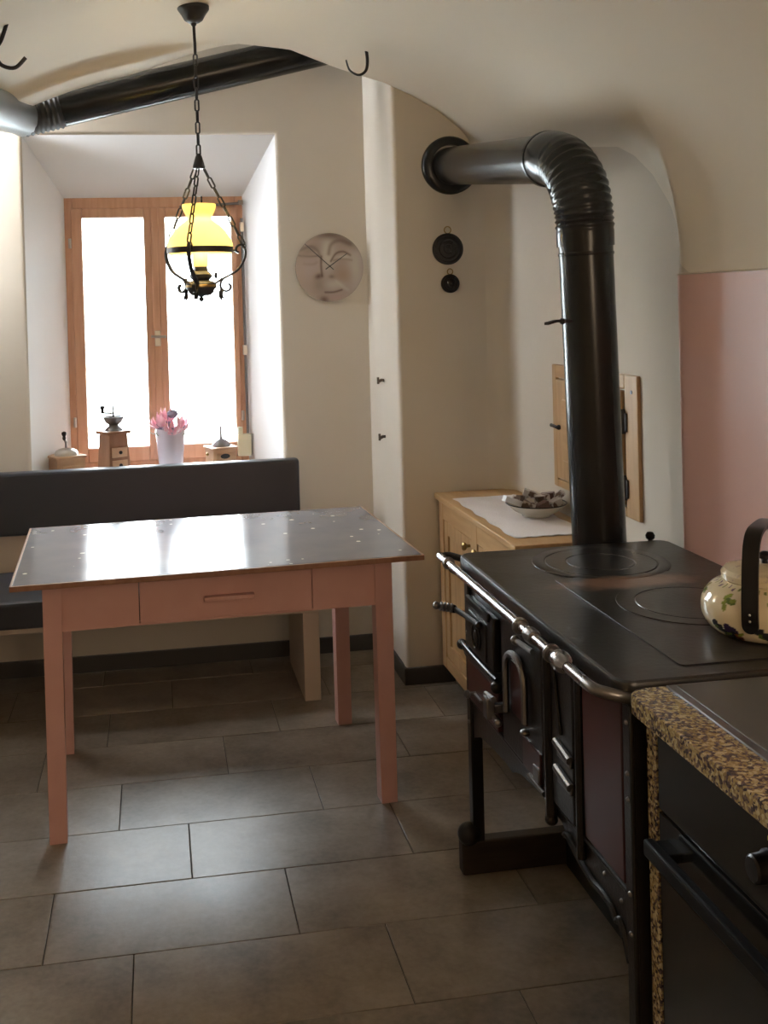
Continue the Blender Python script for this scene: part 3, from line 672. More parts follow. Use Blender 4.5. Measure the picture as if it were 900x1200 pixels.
# oven door with arched grip
d = obj('oven_door', MB().box(X0-0.020, X0-0.003, 2.108, 2.372, 0.475, 0.775, 0.006), IRON, t)
obj('door_field', MB().box(X0-0.024, X0-0.018, 2.118, 2.225, 0.480, 0.545, 0.002).box(X0-0.024, X0-0.018, 2.20, 2.292, 0.572, 0.690, 0.002), MAROON, d, label='maroon enamel field')
arch = [(X0-0.030, 2.312, 0.565), (X0-0.030, 2.312, 0.66)]+[(X0-0.030, 2.250+0.062*math.cos(a), 0.665+0.048*math.sin(a)) for a in np.linspace(0, PI, 13)]+[(X0-0.030, 2.188, 0.66), (X0-0.030, 2.188, 0.585)]
obj('arched_grip', MB().tube(arch, 0.008, 8), DULLSTEEL, d)
obj('bolt_knob', MB().sphere((X0-0.034, 2.225, 0.755), 0.011, 12).tube([(X0-0.034, 2.225, 0.755), (X0-0.030, 2.13, 0.760)], 0.006, 8), DULLSTEEL, d)
obj('grip_boss', MB().sphere((X0-0.026, 2.20, 0.560), 0.012, 12, 0.6), DULLSTEEL, d)
obj('latch', MB().box(X0-0.060, X0-0.018, 2.340, 2.358, 0.548, 0.570, 0.003).tube([(X0-0.055, 2.385, 0.580), (X0-0.055, 2.325, 0.588)], 0.007, 8).tube([(X0-0.050, 2.39, 0.545), (X0-0.050, 2.318, 0.540)], 0.008, 8).rbox((X0-0.058, 2.352, 0.562), 0.022, 0.030, 0.050, bev=0.004).sphere((X0-0.05, 2.312, 0.540), 0.010, 10), DULLSTEEL, d, label='bright steel latch')
obj('hinge', MB().box(X0-0.028, X0-0.018, 2.120, 2.155, 0.478, 0.512, 0.003).tube([(X0-0.022, 2.19, 0.470), (X0-0.022, 2.10, 0.470)], 0.006, 8), DULLSTEEL, d)
# divider rods and narrow panel
obj('divider_post', MB().tube([(X0-0.014, 2.085, 0.80), (X0-0.014, 2.085, 0.42)], 0.012, 10).tube([(X0-0.010, 1.935, 0.79), (X0-0.012, 1.935, 0.42)], 0.009, 10).sphere((X0-0.014, 2.085, 0.425), 0.014, 10), IRON, t)
d = obj('damper_panel', MB().box(X0-0.016, X0-0.003, 1.955, 2.068, 0.470, 0.785, 0.004).tube([(X0-0.018, 2.045, 0.77), (X0-0.018, 2.012, 0.63)], 0.004, 6), IRON, t)
for z in (0.605, 0.552):
    obj('hinge', MB().tube([(X0-0.022, 2.030, z+0.006), (X0-0.022, 1.955, z-0.004)], 0.0085, 10).rbox((X0-0.016, 1.99, z-0.012), 0.014, 0.07, 0.018, bev=0.003), DULLSTEEL, d)
obj('enamel_panel', MB().box(X0-0.012, X0-0.003, 1.742, 1.915, 0.474, 0.795, 0.003), MAROON, t, label='large maroon enamel panel at the near end')
for (y, z) in ((1.728, 0.62), (1.728, 0.52), (1.735, 0.45), (1.84, 0.44), (1.77, 0.428)): obj('rivet', MB().sphere((X0-0.005, y, z), 0.0045, 8), DULLSTEEL, t)
# rail
ZR, XR = 0.823, 0.738
rl = obj('rail', MB().tube([(XR, 2.735, ZR), (XR, 1.775, ZR)], 0.0105, 14), STEEL, t, label='polished steel towel rail')
obj('rail_end', MB().tube(bez([(XR, 1.78, ZR), (XR+0.004, 1.74, ZR), (XR+0.03, 1.718, ZR-0.004), (X0+0.02, 1.716, ZR-0.02)], 6), 0.0105, 12), DULLSTEEL, rl)
obj('rail_end', MB().tube(bez([(XR, 2.725, ZR), (XR+0.012, 2.738, ZR), (XR+0.03, 2.732, ZR), (X0+0.01, 2.675, ZR-0.006)], 6), 0.009, 12), IRON, rl)
def collar(y, r, w):
    return MB().lathe((XR, y, ZR), [(0.0106, -w), (r*0.85, -w), (r, -w*0.4), (r, w*0.4), (r*0.85, w), (0.0106, w)], 18, 'y', cap=False)
for y, r, w_ in ((2.655, 0.0165, 0.008), (2.110, 0.0185, 0.007), (2.045, 0.0165, 0.018), (1.935, 0.0185, 0.006)):
    obj('collar', collar(y, r, w_), DULLSTEEL, rl)
obj('collar', MB().lathe((XR, 1.885, ZR), [(0.0106, 0.03), (0.015, 0.026), (0.019, 0.014), (0.021, 0.0), (0.019, -0.014), (0.015, -0.026), (0.0106, -0.03)], 20, 'y', cap=False), STEEL, rl, label='ball shaped collar')
for y in (2.655, 2.085, 1.90):
    obj('rail_bracket', MB().tube(bez([(XR, y, ZR), (XR+0.015, y-0.002, ZR-0.02), (X0, y-0.004, ZR-0.032)], 5), 0.009, 10), IRON, rl)
for (y0, y1) in ((2.50, 2.60), (2.15, 2.30)): obj('hinge_bar', MB().box(X0-0.012, X0-0.002, y0, y1, 0.780, 0.797, 0.003), IRON, t)

# ------------------------------------------------------------------ worktop, oven
t = thing('granite_worktop', 'yellow-brown speckled granite worktop with rounded corner beside the iron range', 'worktop', (1.08, 1.0, 0.80))
obj('slab', plate(0.776, 1.362, 0.25, 1.700, 0.800, 0.835, 0.035, 0.004), GRANITE, t)
obj('side_slab', MB().box(0.810, 1.36, 1.658, 1.690, 0.0, 0.801, 0.002), GRANITE, t, label='upright granite slab at the end')
t = thing('cooktop', 'dark glass ceramic cooktop with steel edge set in the granite worktop', 'cooktop', (1.1, 1.3, 0.835))
obj('steel_edge', MB().box(0.848, 1.352, 0.95, 1.690, 0.8352, 0.8395, 0.0015), DULLSTEEL, t)
obj('glass', MB().box(0.862, 1.340, 0.962, 1.680, 0.8385, 0.8415, 0.001), COOK, t)
t = thing('built_in_oven', 'black glass fronted oven below the granite worktop', 'oven', (1.1, 1.3, 0))
obj('housing', MB().box(0.830, 1.35, 0.95, 1.656, 0.10, 0.798), BLACK, t, smooth=0)
cp = obj('control_panel', MB().box(0.812, 0.830, 0.95, 1.654, 0.648, 0.797, 0.002), GLASSBLACK, t)
d = obj('oven_door', MB().box(0.812, 0.830, 0.95, 1.654, 0.13, 0.643, 0.002), GLASSBLACK, t)
obj('handle', MB().rbox((0.798, 1.605, 0.600), 0.04, 0.05, 0.016, bev=0.003).rbox((0.780, 1.33, 0.600), 0.020, 0.60, 0.028, bev=0.005), HANDLEBLACK, d)
kn = obj('knob', MB().lathe((0.812, 1.325, 0.722), [(0.024, 0.0), (0.024, -0.004), (0.021, -0.008), (0.019, -0.026), (0.016, -0.029), (0.0001, -0.0295)], 28, 'x'), BLACK, cp)
obj('index_mark', MB().rbox((0.8115, 1.325, 0.760), 0.001, 0.010, 0.006), mat('yellow_print', (0.75, 0.6, 0.05), 0.5), cp, label='small yellow mark above the knob')
t2 = obj('plinth', MB().box(0.86, 1.35, 0.95, 1.656, 0.0, 0.10), BLACK, t, smooth=0)

# ------------------------------------------------------------------ kettle
KC = (1.172, 1.91)
t = thing('enamel_kettle', 'cream enamel kettle with berry pattern and black strap handle on the range', 'kettle', (*KC, 0.845))
prof = [(0.0001, 0.8445), (0.096, 0.8445), (0.101, 0.8465)]
prof += [(p.x, p.y) for p in bez([(0.101, 0.8465, 0), (0.111, 0.856, 0), (0.119, 0.871, 0), (0.1215, 0.888, 0), (0.119, 0.905, 0), (0.111, 0.920, 0), (0.098, 0.932, 0), (0.086, 0.938, 0), (0.081, 0.942, 0)], 3)[1:]]
prof += [(0.076, 0.944), (0.0001, 0.944)]
# densify for the print
pp = []
for i in range(len(prof)-1):
    m = 4 if i > 2 else 1
    for k in range(m): pp.append((lerp(prof[i][0], prof[i+1][0], k/m), lerp(prof[i][1], prof[i+1][1], k/m)))
pp.append(prof[-1])
kb = obj('body', MB().lathe((*KC, 0), pp, 220), vcol_mat('berry_print_enamel', 0.12, 0.3), t, smooth=60)
az0 = math.atan2(-KC[1], -KC[0])
rg = random.Random(3)
marks = []
def cluster(th, z, s=1.0):
    g1, g2, dk, bl, rd = (0.22, 0.26, 0.04), (0.10, 0.15, 0.03), (0.03, 0.03, 0.035), (0.045, 0.03, 0.09), (0.16, 0.05, 0.02)
    for (a, b, ra, rb, rot, c) in ((-.08, .925, .010, .0045, .5, g1), (.0, .918, .012, .005, -.2, g2), (-.09, .910, .005, .011, .2, g1), (.05, .920, .008, .0035, .1, g1)):
        marks.append((th+a, z+b-.892, ra*s, rb*s, rot, c))
    for (a, b, ra, rb, rot, c) in ((-.28, .872, .009, .006, .7, dk), (-.20, .866, .011, .006, .2, dk), (-.24, .862, .009, .005, -.4, g2), (-.15, .860, .012, .006, -.5, dk), (-.02, .868, .0095, .0095, 0, bl), (.08, .864, .009, .009, 0, bl),
                               (.07, .856, .0085, .0085, 0, dk), (.14, .852, .0085, .0085, 0, rd), (-.07, .853, .012, .005, .3, g2), (.0, .850, .010, .004, 0, dk), (.2, .860, .008, .003, .6, g1)):
        marks.append((th+a, z+b-.892, ra*s, rb*s, rot, c))
for th in (-0.60, 0.18, 0.95, 1.75, 2.55, -1.45, -2.3): cluster(th, 0.892)
for k in range(46):
    th = 2*PI*k/46; marks.append((th, 0.9375+0.0018*math.sin(k*2.1), 0.0035, 0.0022, k, (0.22, 0.14, 0.20) if k % 3 else (0.20, 0.22, 0.08)))
me = kb.data; ca = me.color_attributes.new('print', 'FLOAT_COLOR', 'POINT')
co = np.empty(len(me.vertices)*3); me.vertices.foreach_get('co', co); co = co.reshape(-1, 3); co[:, 2] += 0.845
cc = np.tile(np.array([0.74, 0.63, 0.42, 1.0]), (len(co), 1))
thv = np.arctan2(co[:, 1], co[:, 0])-az0; rad = np.hypot(co[:, 0], co[:, 1])
for (th, z, ra, rb, rot, c) in marks:
    dth = (thv-th+PI) % (2*PI)-PI; a = dth*0.115; b = co[:, 2]-z
    u = a*math.cos(rot)+b*math.sin(rot); v = -a*math.sin(rot)+b*math.cos(rot)
    hit = ((u/ra)**2+(v/rb)**2 < 1) & (rad > 0.06)
    cc[hit, :3] = c
ca.data.foreach_set('color', cc.ravel())
ENAMEL = mat('cream_enamel', (0.74, 0.63, 0.42), 0.12, coat=0.3, col2=(0.55, 0.44, 0.36), nscale=90, contrast=(0.6, 0.7))
ld = obj('lid', MB().lathe((*KC, 0.942), [(0.078, 0), (0.082, 0.004), (0.082, 0.014), (0.076, 0.022), (0.050, 0.030), (0.022, 0.033), (0.0001, 0.033)], 56), ENAMEL, t)
obj('lid_knob', MB().lathe((*KC, 0.973), [(0.006, 0), (0.006, 0.008), (0.013, 0.013), (0.013, 0.02), (0.005, 0.025), (0.0001, 0.0255)], 20), BLACK, ld)
# strap handle: an arch whose plane points roughly at the viewer
hd = Vector((math.cos(az0-0.22), math.sin(az0-0.22), 0)); hn = Vector((-hd.y, hd.x, 0))
path = []
for (a, z) in ((0.125, 0.884), (0.1265, 0.90), (0.125, 0.93), (0.120, 0.97), (0.112, 1.01), (0.100, 1.036), (0.078, 1.050), (0.04, 1.054), (-0.03, 1.052), (-0.08, 1.040), (-0.108, 1.01), (-0.12, 0.95), (-0.125, 0.884)):
    path.append(Vector((KC[0], KC[1], z))+hd*a)
h_ = obj('handle', MB().strip(bez(path, 5), hn, 0.030, 0.007).lathe((path[0]+hd*0.0-hd*0.0)[:], [(0.015, -0.0035), (0.015, 0.0035)], 20, rot=Matrix.Rotation(PI/2, 4, hn).to_3x3()), BLACK, t)
for z in (0.905, 0.893):
    obj('rivet', MB().sphere((Vector((KC[0], KC[1], z))+hd*0.129)[:], 0.0028, 8), NICKEL, h_)
sd = Vector((math.cos(0.25), math.sin(0.25), 0))
obj('spout', MB().tube([(Vector((*KC, 0.895))+sd*0.10)[:], (Vector((*KC, 0.925))+sd*0.150)[:], (Vector((*KC, 0.955))+sd*0.165)[:]], [0.022, 0.016, 0.012], 16), ENAMEL, t)

# ------------------------------------------------------------------ pink wall panel
ysp = list(np.linspace(0.9, 2.56, 12))+list(np.linspace(2.575, 2.655, 9))
def pxw(y): return xw(y)-0.006
P1 = []
top = lambda y: 1.556
for y in ysp: P1.append([(pxw(y), y, z) for z in np.linspace(0.80, 1.556, 14)])
mb = MB().grid(P1)
Pb = [[(p[0]+0.012, p[1], p[2]) for p in r] for r in P1]
mb.grid(Pb)
mb.grid([[r[-1] for r in P1], [r[-1] for r in Pb]]); mb.grid([[r[0] for r in P1], [r[0] for r in Pb]]); mb.grid([P1[-1], Pb[-1]]); mb.grid([P1[0], Pb[0]])
pw = obj('wall_splash_panel', mb, PINKWALL, smooth=50)
tag(pw, 'glossy pink painted splash panel on the wall behind the range', 'panel')
obj('top_bead', MB().tube([(pxw(y)-0.001, y, 1.558) for y in ysp], 0.003, 6), CREAM, pw, label='thin cream edge along the top')

# ------------------------------------------------------------------ hatch in right wall
t = thing('wall_hatch', 'small wooden hatch door in the right wall behind the stove pipe', 'hatch', (1.40, 3.24, 0.84))
hy0, hy1, hz0, hz1 = 2.905, 3.572, 0.838, 1.268
xh = 1.400
def fb(y0, y1, z0, z1, x0=0.012): return MB().box(xh-x0, xh+0.02, y0, y1, z0, z1, 0.004)
obj('frame_board', fb(hy1-0.035, hy1, hz0, hz1), PINEV, t); obj('frame_board', fb(hy0, hy0+0.085, hz0, hz1), PINEV, t)
obj('frame_board', fb(hy0+0.085, hy1-0.035, hz1-0.045, hz1), OLDPINE, t); obj('frame_board', fb(hy0+0.085, hy1-0.035, hz0, hz0+0.028), OLDPINE, t)
d = obj('door_leaf', MB().box(xh-0.016, xh+0.01, hy0+0.105, hy1-0.04, hz0+0.032, hz1-0.050, 0.005), PINEV, t)
obj('door_panel', MB().box(xh-0.022, xh-0.012, hy0+0.19, hy1-0.105, hz0+0.10, hz1-0.115, 0.005), OLDPINE, d)
obj('latch', MB().tube([(xh-0.022, hy1-0.010, 1.052), (xh-0.030, hy1-0.03, 1.056), (xh-0.026, hy1-0.075, 1.052)], 0.006, 8).sphere((xh-0.02, hy1-0.075, 1.052), 0.009, 10), BLACKIRON, d)
obj('shadow_gap', MB().box(xh-0.002, xh+0.012, hy0+0.083, hy0+0.107, hz0+0.03, hz1-0.048), mat('gap_shade', (0.02, 0.015, 0.012), 0.9), t, smooth=0)  # dark strip standing in for the shade between frame and door
for z in (0.925, 1.125):
    obj('hinge', MB().lathe((xh-0.018, hy0+0.086, z-0.035), [(0.008, 0), (0.009, 0.003), (0.009, 0.034), (0.0075, 0.036), (0.009, 0.038), (0.009, 0.068), (0.006, 0.074)], 12).box(xh-0.018, xh-0.012, hy0+0.066, hy0+0.108, z-0.028, z+0.028, 0.002), BLACKIRON, d)
obj('screw', MB().lathe((xh-0.012, hy0+0.035, hz1-0.05), [(0.006, 0.0), (0.006, -0.002), (0.0001, -0.0025)], 10, 'x'), DULLSTEEL, t)

# ------------------------------------------------------------------ sideboard
t = thing('pine_sideboard', 'low pine cupboard with brass knobs between range and chimney breast', 'cupboard', (1.23, 3.56, 0))
sx0, sx1, sy0, sy1 = 1.085, 1.385, 3.10, 4.022
obj('top_board', MB().box(1.067, 1.394, 3.085, 4.026, 0.728, 0.750, 0.004), OLDPINE, t)
obj('carcass', MB().box(sx0+0.02, sx1, sy0+0.01, sy1, 0.075, 0.729), PINEV, t, smooth=0)
obj('plinth', MB().box(sx0+0.05, sx1, sy0+0.03, sy1, 0.0, 0.076), BASEB, t, smooth=0)
for (y0, y1) in ((sy1-0.052, sy1), (3.535, 3.60), (sy0, sy0+0.052)):
    obj('stile', MB().box(sx0, sx0+0.022, y0, y1, 0.072, 0.729, 0.002), PINEV, t)
for (y0, y1) in ((3.60, sy1-0.052), (sy0+0.052, 3.535)):
    obj('rail', MB().box(sx0+0.001, sx0+0.021, y0, y1, 0.655, 0.729, 0.002), OLDPINE, t)
    obj('rail', MB().box(sx0+0.001, sx0+0.021, y0, y1, 0.072, 0.120, 0.002), OLDPINE, t)
    d = obj('door', MB().box(sx0+0.004, sx0+0.020, y0+0.003, y0+0.05, 0.123, 0.652, 0.002).box(sx0+0.004, sx0+0.020, y1-0.05, y1-0.003, 0.123, 0.652, 0.002).box(sx0+0.004, sx0+0.020, y0+0.05, y1-0.05, 0.123, 0.175, 0.002).box(sx0+0.004, sx0+0.020, y0+0.05, y1-0.05, 0.60, 0.652, 0.002).box(sx0+0.012, sx0+0.019, y0+0.04, y1-0.04, 0.17, 0.605), PINEV, t)
    ky = y0+0.026 if y0 > 3.5 else y1-0.026
    obj('knob', MB().lathe((sx0+0.004, ky, 0.628), [(0.006, 0.002), (0.006, -0.012), (0.014, -0.018), (0.016, -0.026), (0.010, -0.032), (0.0001, -0.033)], 18, 'x'), BRASS, d)
# lace runner
nx, ny = 20, 60
P = []
for j in range(ny+1):
    y = lerp(3.19, 3.87, j/ny); r = []
    for i in range(nx+1):
        x = lerp(1.100, 1.345, i/nx)
        yy = y
        if j < 4: yy = y-0.012*abs(math.sin(i/nx*PI*5))*(1-j/4)
        r.append((x+0.004*math.sin(y*40)*(1 if i in (0, nx) else 0), yy, 0.7530+0.0006*math.sin(x*50)*math.sin(y*33)))
    P.append(r)
mb = MB().grid(P); mb.grid([[(p[0], p[1], 0.7502) for p in r] for r in P])
tag(obj('table_runner', mb, CLOTHM, smooth=60, fix=False), 'white lace runner with scalloped edge on the pine cupboard', 'tablecloth')
# bowl of wrapped sweets
BC = (1.285, 3.48)
bw = obj('bowl', MB().lathe((*BC, 0.7536), [(0.0001, 0.0), (0.048, 0.0), (0.050, 0.006), (0.075, 0.018), (0.100, 0.040), (0.104, 0.044), (0.101, 0.045), (0.096, 0.041), (0.072, 0.022), (0.045, 0.012), (0.0001, 0.011)], 48), BOWLM, smooth=60)
tag(bw, 'round cream bowl with dark rim on the lace runner', 'bowl')
obj('rim', MB().lathe((*BC, 0.7536), [(0.1035, 0.0425), (0.1055, 0.0445), (0.1035, 0.0465), (0.0995, 0.0455), (0.0995, 0.0435)], 48, cap=False), BLACK, bw, label='dark painted rim')
pk = [((-0.090, -0.020, 0.070), (0.072, 0.026, 0.020), 0.15, 0.38, 'white', 'white slim box leaning over the left edge of the bowl'),
      ((-0.050, 0.030, 0.066), (0.044, 0.034, 0.026), 0.7, 0.25, 'foil', 'silver wrapped sweet at the back left of the bowl'),
      ((-0.040, -0.036, 0.054), (0.044, 0.030, 0.028), -0.5, 0.35, 'foil', 'silver wrapped sweet at the front left of the bowl'),
      ((-0.010, 0.030, 0.082), (0.050, 0.034, 0.022), -0.35, 0.35, 'foil', 'silver wrapped sweet topmost of those in the bowl'),
      ((0.004, -0.046, 0.052), (0.044, 0.028, 0.026), 0.3, -0.3, 'brown', 'brown wrapped sweet at the front of the bowl'),
      ((0.018, -0.008, 0.070), (0.046, 0.034, 0.026), 0.15, -0.15, 'foil', 'silver wrapped sweet in the middle of the bowl'),
      ((0.056, -0.030, 0.058), (0.044, 0.030, 0.024), 0.35, -0.25, 'foil', 'silver wrapped sweet at the front right of the bowl'),
      ((0.052, 0.028, 0.072), (0.046, 0.034, 0.022), -0.5, -0.15, 'brown', 'brown wrapped sweet at the back right of the bowl'),
      ((0.082, 0.002, 0.074), (0.046, 0.028, 0.016), 0.1, -0.65, 'foil', 'silver wrapped sweet standing against the right rim of the bowl')]
for (p, s_, rz, ry, k, lab) in pk:
    o = obj('wrapped_sweet' if k != 'white' else 'small_box', MB().rbox((BC[0]+p[0], BC[1]+p[1], 0.7536+p[2]-0.012), s_[0], s_[1], s_[2], rz, ry=ry, bev=0.0015), dict(white=WHITEBOX, foil=FOIL, brown=BROWNFOIL)[k])
    tag(o, lab, 'sweet' if k != 'white' else 'box', 'wrapped sweets in the bowl' if k != 'white' else None)

# ------------------------------------------------------------------ things on the chimney breast and back wall
def mould(c, r, label):
    t = thing('baking_mould', label, 'mould', (c[0], YC, c[1]), 0, 'dark round moulds on the wall')
    p = [(r, 0.0), (r, -0.006), (r*0.97, -0.010), (r*0.86, -0.012), (r*0.80, -0.008), (r*0.62, -0.012), (r*0.55, -0.009), (r*0.32, -0.013), (r*0.26, -0.010), (0.0001, -0.015)]
    obj('dish', MB().lathe((c[0], YC-0.002, c[1]), p, 40, 'y'), BLACKIRON, t)
    if r > 0.05:
        mb = MB()
        for k in range(9): a = -0.7+k*0.17; mb.tube([(c[0]+r*0.2*math.cos(a), YC-0.014, c[1]+r*0.2*math.sin(a)), (c[0]-r*0.1+r*0.6*math.cos(a), YC-0.012, c[1]+r*0.6*math.sin(a))], 0.0025, 6)
        obj('relief', mb, BLACKIRON, t)
    rr_ = 0.22*r if r > 0.05 else 0.3*r
    obj('hanging_ring', MB().tube([(c[0]+rr_*math.cos(a), YC-0.006, c[1]+r+rr_*0.9+rr_*math.sin(a)) for a in np.linspace(0, 2*PI, 16, endpoint=False)], 0.0022, 6, closed=True), BRASS, t)
mould((1.149, 1.704), 0.062, 'large round black mould hanging by a ring on the chimney breast')
mould((1.155, 1.568), 0.037, 'small round black mould hanging below the larger one')
for (z, lab) in ((1.172, 'upper rusty iron pintle in the wall corner beside the chimney breast'), (0.935, 'lower rusty iron pintle in the wall corner beside the chimney breast')):
    o = obj('iron_pintle', MB().strip([(0.951, 4.36, z), (0.935, 4.33, z+0.004), (0.918, 4.33, z-0.004)], (0, 0, 1), 0.012, 0.006).tube([(0.920, 4.33, z-0.012), (0.920, 4.33, z+0.016)], 0.005, 8), mat('rusty_iron', (0.10, 0.075, 0.05), 0.7) if z > 1.1 else bpy.data.materials['rusty_iron'])
    tag(o, lab, 'bracket', 'iron pintles')

# wall clock with a printed face
CR, CCX, CCZ = 0.147, 0.750, 1.656
t = thing('wall_clock', 'round glass wall clock printed with a grey face, beside the window', 'clock', (CCX, YB-0.012, CCZ))
nr, na = 46, 128
vs = [(CCX, YB-0.018, CCZ)]; fs = []
for i in range(1, nr+1):
    for k in range(na):
        a = 2*PI*k/na; vs.append((CCX+CR*i/nr*math.cos(a), YB-0.018, CCZ+CR*i/nr*math.sin(a)))
for k in range(na): fs.append((0, 1+k, 1+(k+1) % na))
for i in range(nr-1):
    for k in range(na): fs.append((1+i*na+k, 1+(i+1)*na+k, 1+(i+1)*na+(k+1) % na, 1+i*na+(k+1) % na))
n0 = len(vs)
for k in range(na): a = 2*PI*k/na; vs.append((CCX+CR*math.cos(a), YB-0.010, CCZ+CR*math.sin(a)))
for k in range(na): fs.append((1+(nr-1)*na+k, n0+k, n0+(k+1) % na, 1+(nr-1)*na+(k+1) % na))
dial = obj('dial', MB().add(vs, fs), vcol_mat('printed_dial', 0.25, 0.2), t, smooth=30)
me = dial.data; ca = me.color_attributes.new('print', 'FLOAT_COLOR', 'POINT')
x = np.array([(v[0]-CCX)/CR for v in vs]); y = np.array([(v[2]-CCZ)/CR for v in vs])
c = np.tile(np.array([0.36, 0.31, 0.29]), (len(vs), 1))
def blob(cx, cy, sx, sy, k, col, rot=0.0):
    u = (x-cx)*math.cos(rot)+(y-cy)*math.sin(rot); v = -(x-cx)*math.sin(rot)+(y-cy)*math.cos(rot)
    wt = (k*np.exp(-(u/sx)**2-(v/sy)**2))[:, None]; c[:] = c*(1-wt)+np.array(col)*wt
def stroke(pts, wd, k, col):
    q = bez([(p[0], p[1], 0) for p in pts], 10); best = np.full(len(x), 9.0)
    for a, b in zip(q[:-1], q[1:]):
        dx, dy = b.x-a.x, b.y-a.y; tt = np.clip(((x-a.x)*dx+(y-a.y)*dy)/(dx*dx+dy*dy+1e-9), 0, 1)
        best = np.minimum(best, np.hypot(x-a.x-tt*dx, y-a.y-tt*dy))
    wt = (k*np.exp(-(best/wd)**2))[:, None]; c[:] = c*(1-wt)+np.array(col)*wt
LT, DK, WM = (0.50, 0.47, 0.42), (0.13, 0.105, 0.10), (0.33, 0.25, 0.20)
blob(-0.05, 0.45, 0.20, 0.55, 0.8, LT); blob(0.75, -0.05, 0.22, 0.6, 0.6, LT); blob(-0.55, 0.0, 0.35, 0.35, 0.4, (0.42, 0.36, 0.36))
blob(0.0, 0.98, 0.55, 0.16, 0.8, DK); blob(0.55, 0.72, 0.35, 0.12, 0.6, (0.18, 0.16, 0.15), -0.5); blob(-0.55, 0.52, 0.30, 0.14, 0.5, (0.24, 0.21, 0.19), 0.4)
blob(0.40, -0.25, 0.28, 0.28, 0.55, WM); blob(-0.32, -0.5, 0.20, 0.22, 0.55, (0.22, 0.19, 0.18)); blob(-0.33, -0.25, 0.12, 0.08, 0.8, DK, 0.3); blob(0.05, -0.27, 0.09, 0.06, 0.5, DK)
blob(-0.18, -0.93, 0.14, 0.10, 0.8, DK); blob(0.15, -0.88, 0.25, 0.08, 0.6, (0.40, 0.30, 0.29)); blob(0.15, -0.50, 0.3, 0.12, 0.5, LT)
stroke([(-0.24, 0.32), (-0.25, 0.05), (-0.23, -0.25)], 0.035, 0.7, DK)
stroke([(-0.02, 0.40), (0.06, 0.66), (0.30, 0.78), (0.62, 0.68)], 0.06, 0.6, (0.19, 0.16, 0.15))
stroke([(0.04, 0.18), (0.20, 0.40), (0.42, 0.45), (0.62, 0.34)], 0.03, 0.7, DK)
stroke([(0.12, 0.20), (0.40, 0.24), (0.66, 0.20)], 0.03, 0.5, (0.22, 0.19, 0.18)); blob(0.42, 0.30, 0.20, 0.05, 0.6, LT)
stroke([(-0.85, 0.52), (-0.55, 0.62), (-0.35, 0.50), (-0.28, 0.35)], 0.05, 0.55, (0.2, 0.17, 0.16))
stroke([(-0.90, 0.36), (-0.60, 0.33), (-0.34, 0.34)], 0.03, 0.6, (0.2, 0.17, 0.17)); stroke([(-0.75, 0.12), (-0.5, 0.10), (-0.38, 0.15)], 0.04, 0.35, (0.24, 0.21, 0.21))
stroke([(-0.15, -0.72), (0.10, -0.72), (0.34, -0.66)], 0.03, 0.7, DK); stroke([(0.18, -0.40), (0.40, -0.58), (0.52, -0.66)], 0.05, 0.4, LT)
rr = np.hypot(x, y); edge = np.exp(-((1-rr)/0.03)**2)[:, None]; c = np.clip(0.30+(c-0.33)*1.4, 0.02, 1); c = c*(1-0.4*edge)+0.4*edge*np.array((0.26, 0.24, 0.21))
ca.data.foreach_set('color', np.hstack([c, np.ones((len(c), 1))]).ravel().astype(np.float32))
obj('backplate', MB().lathe((CCX, YB-0.010, CCZ), [(0.05, 0.0), (0.05, 0.012)], 32, 'y'), BLACK, t)
def hand(tx, ty, wd, yoff):
    dx, dz = tx*CR, ty*CR; L_ = math.hypot(dx, dz); ux, uz = dx/L_, dz/L_
    a = (CCX-ux*0.022, CCZ-uz*0.022+0.005); b = (CCX+dx, CCZ+dz+0.005); px_, pz_ = -uz*wd/2, ux*wd/2
    return MB().prism([(a[0]+px_, a[1]+pz_), (b[0]+px_*0.7, b[1]+pz_*0.7), (b[0]-px_*0.7, b[1]-pz_*0.7), (a[0]-px_, a[1]-pz_)], YB-0.020-yoff, YB-0.0215-yoff, 'y')
obj('minute_hand', hand(-0.72, 0.66, 0.0038, 0.003), BLACK, t, smooth=0)
obj('hour_hand', hand(0.52, 0.36, 0.0045, 0.001), BLACK, t, smooth=0)
obj('spindle', MB().lathe((CCX, YB-0.026, CCZ+0.005), [(0.0001, 0), (0.004, 0), (0.004, 0.008)], 12, 'y'), BLACK, t)

# ------------------------------------------------------------------ window sill things
ZS = 0.7905
def zsill(y): return lerp(RO[2], RI[2], (y-YB-0.02)/(YW-YB-0.02))
def crank(parent, base, dx, dz, knob):
    b = Vector(base)
    obj('crank', MB().tube([b[:], (b+Vector((0, 0, 0.028)))[:], (b+Vector((0.0, 0, 0.030)))[:], (b+Vector((dx, -0.01, dz)))[:]], 0.0048, 8).sphere((b+Vector((0, 0, 0.03)))[:], 0.006, 10), DULLSTEEL, parent)
    if knob:
        k = b+Vector((dx, -0.01, dz))
        obj('crank_knob', MB().lathe((k.x, k.y, k.z), [(0.005, -0.004), (0.008, 0.004), (0.006, 0.012), (0.011, 0.022), (0.010, 0.030), (0.0001, 0.034)], 14), BLACK, parent)
y = 4.64; z = zsill(y)
t = thing('coffee_mill', 'low square wooden coffee mill with metal dome, leftmost on the window sill', 'coffee mill', (-0.388, y, z), 0, 'coffee mills on the sill')
obj('box', MB().rbox((-0.388, y, z+0.045), 0.125, 0.125, 0.090, rz=0.45, bev=0.003), LIGHTWOOD, t)
obj('box_lid', MB().rbox((-0.388, y, z+0.092), 0.137, 0.137, 0.010, rz=0.45, bev=0.003), LIGHTWOOD, t)
obj('drawer', MB().rbox((-0.388+0.0625*math.sin(0.45)+0.0, y-0.0625*math.cos(0.45), z+0.035), 0.08, 0.006, 0.045, rz=0.45, bev=0.002), LIGHTWOOD, t)
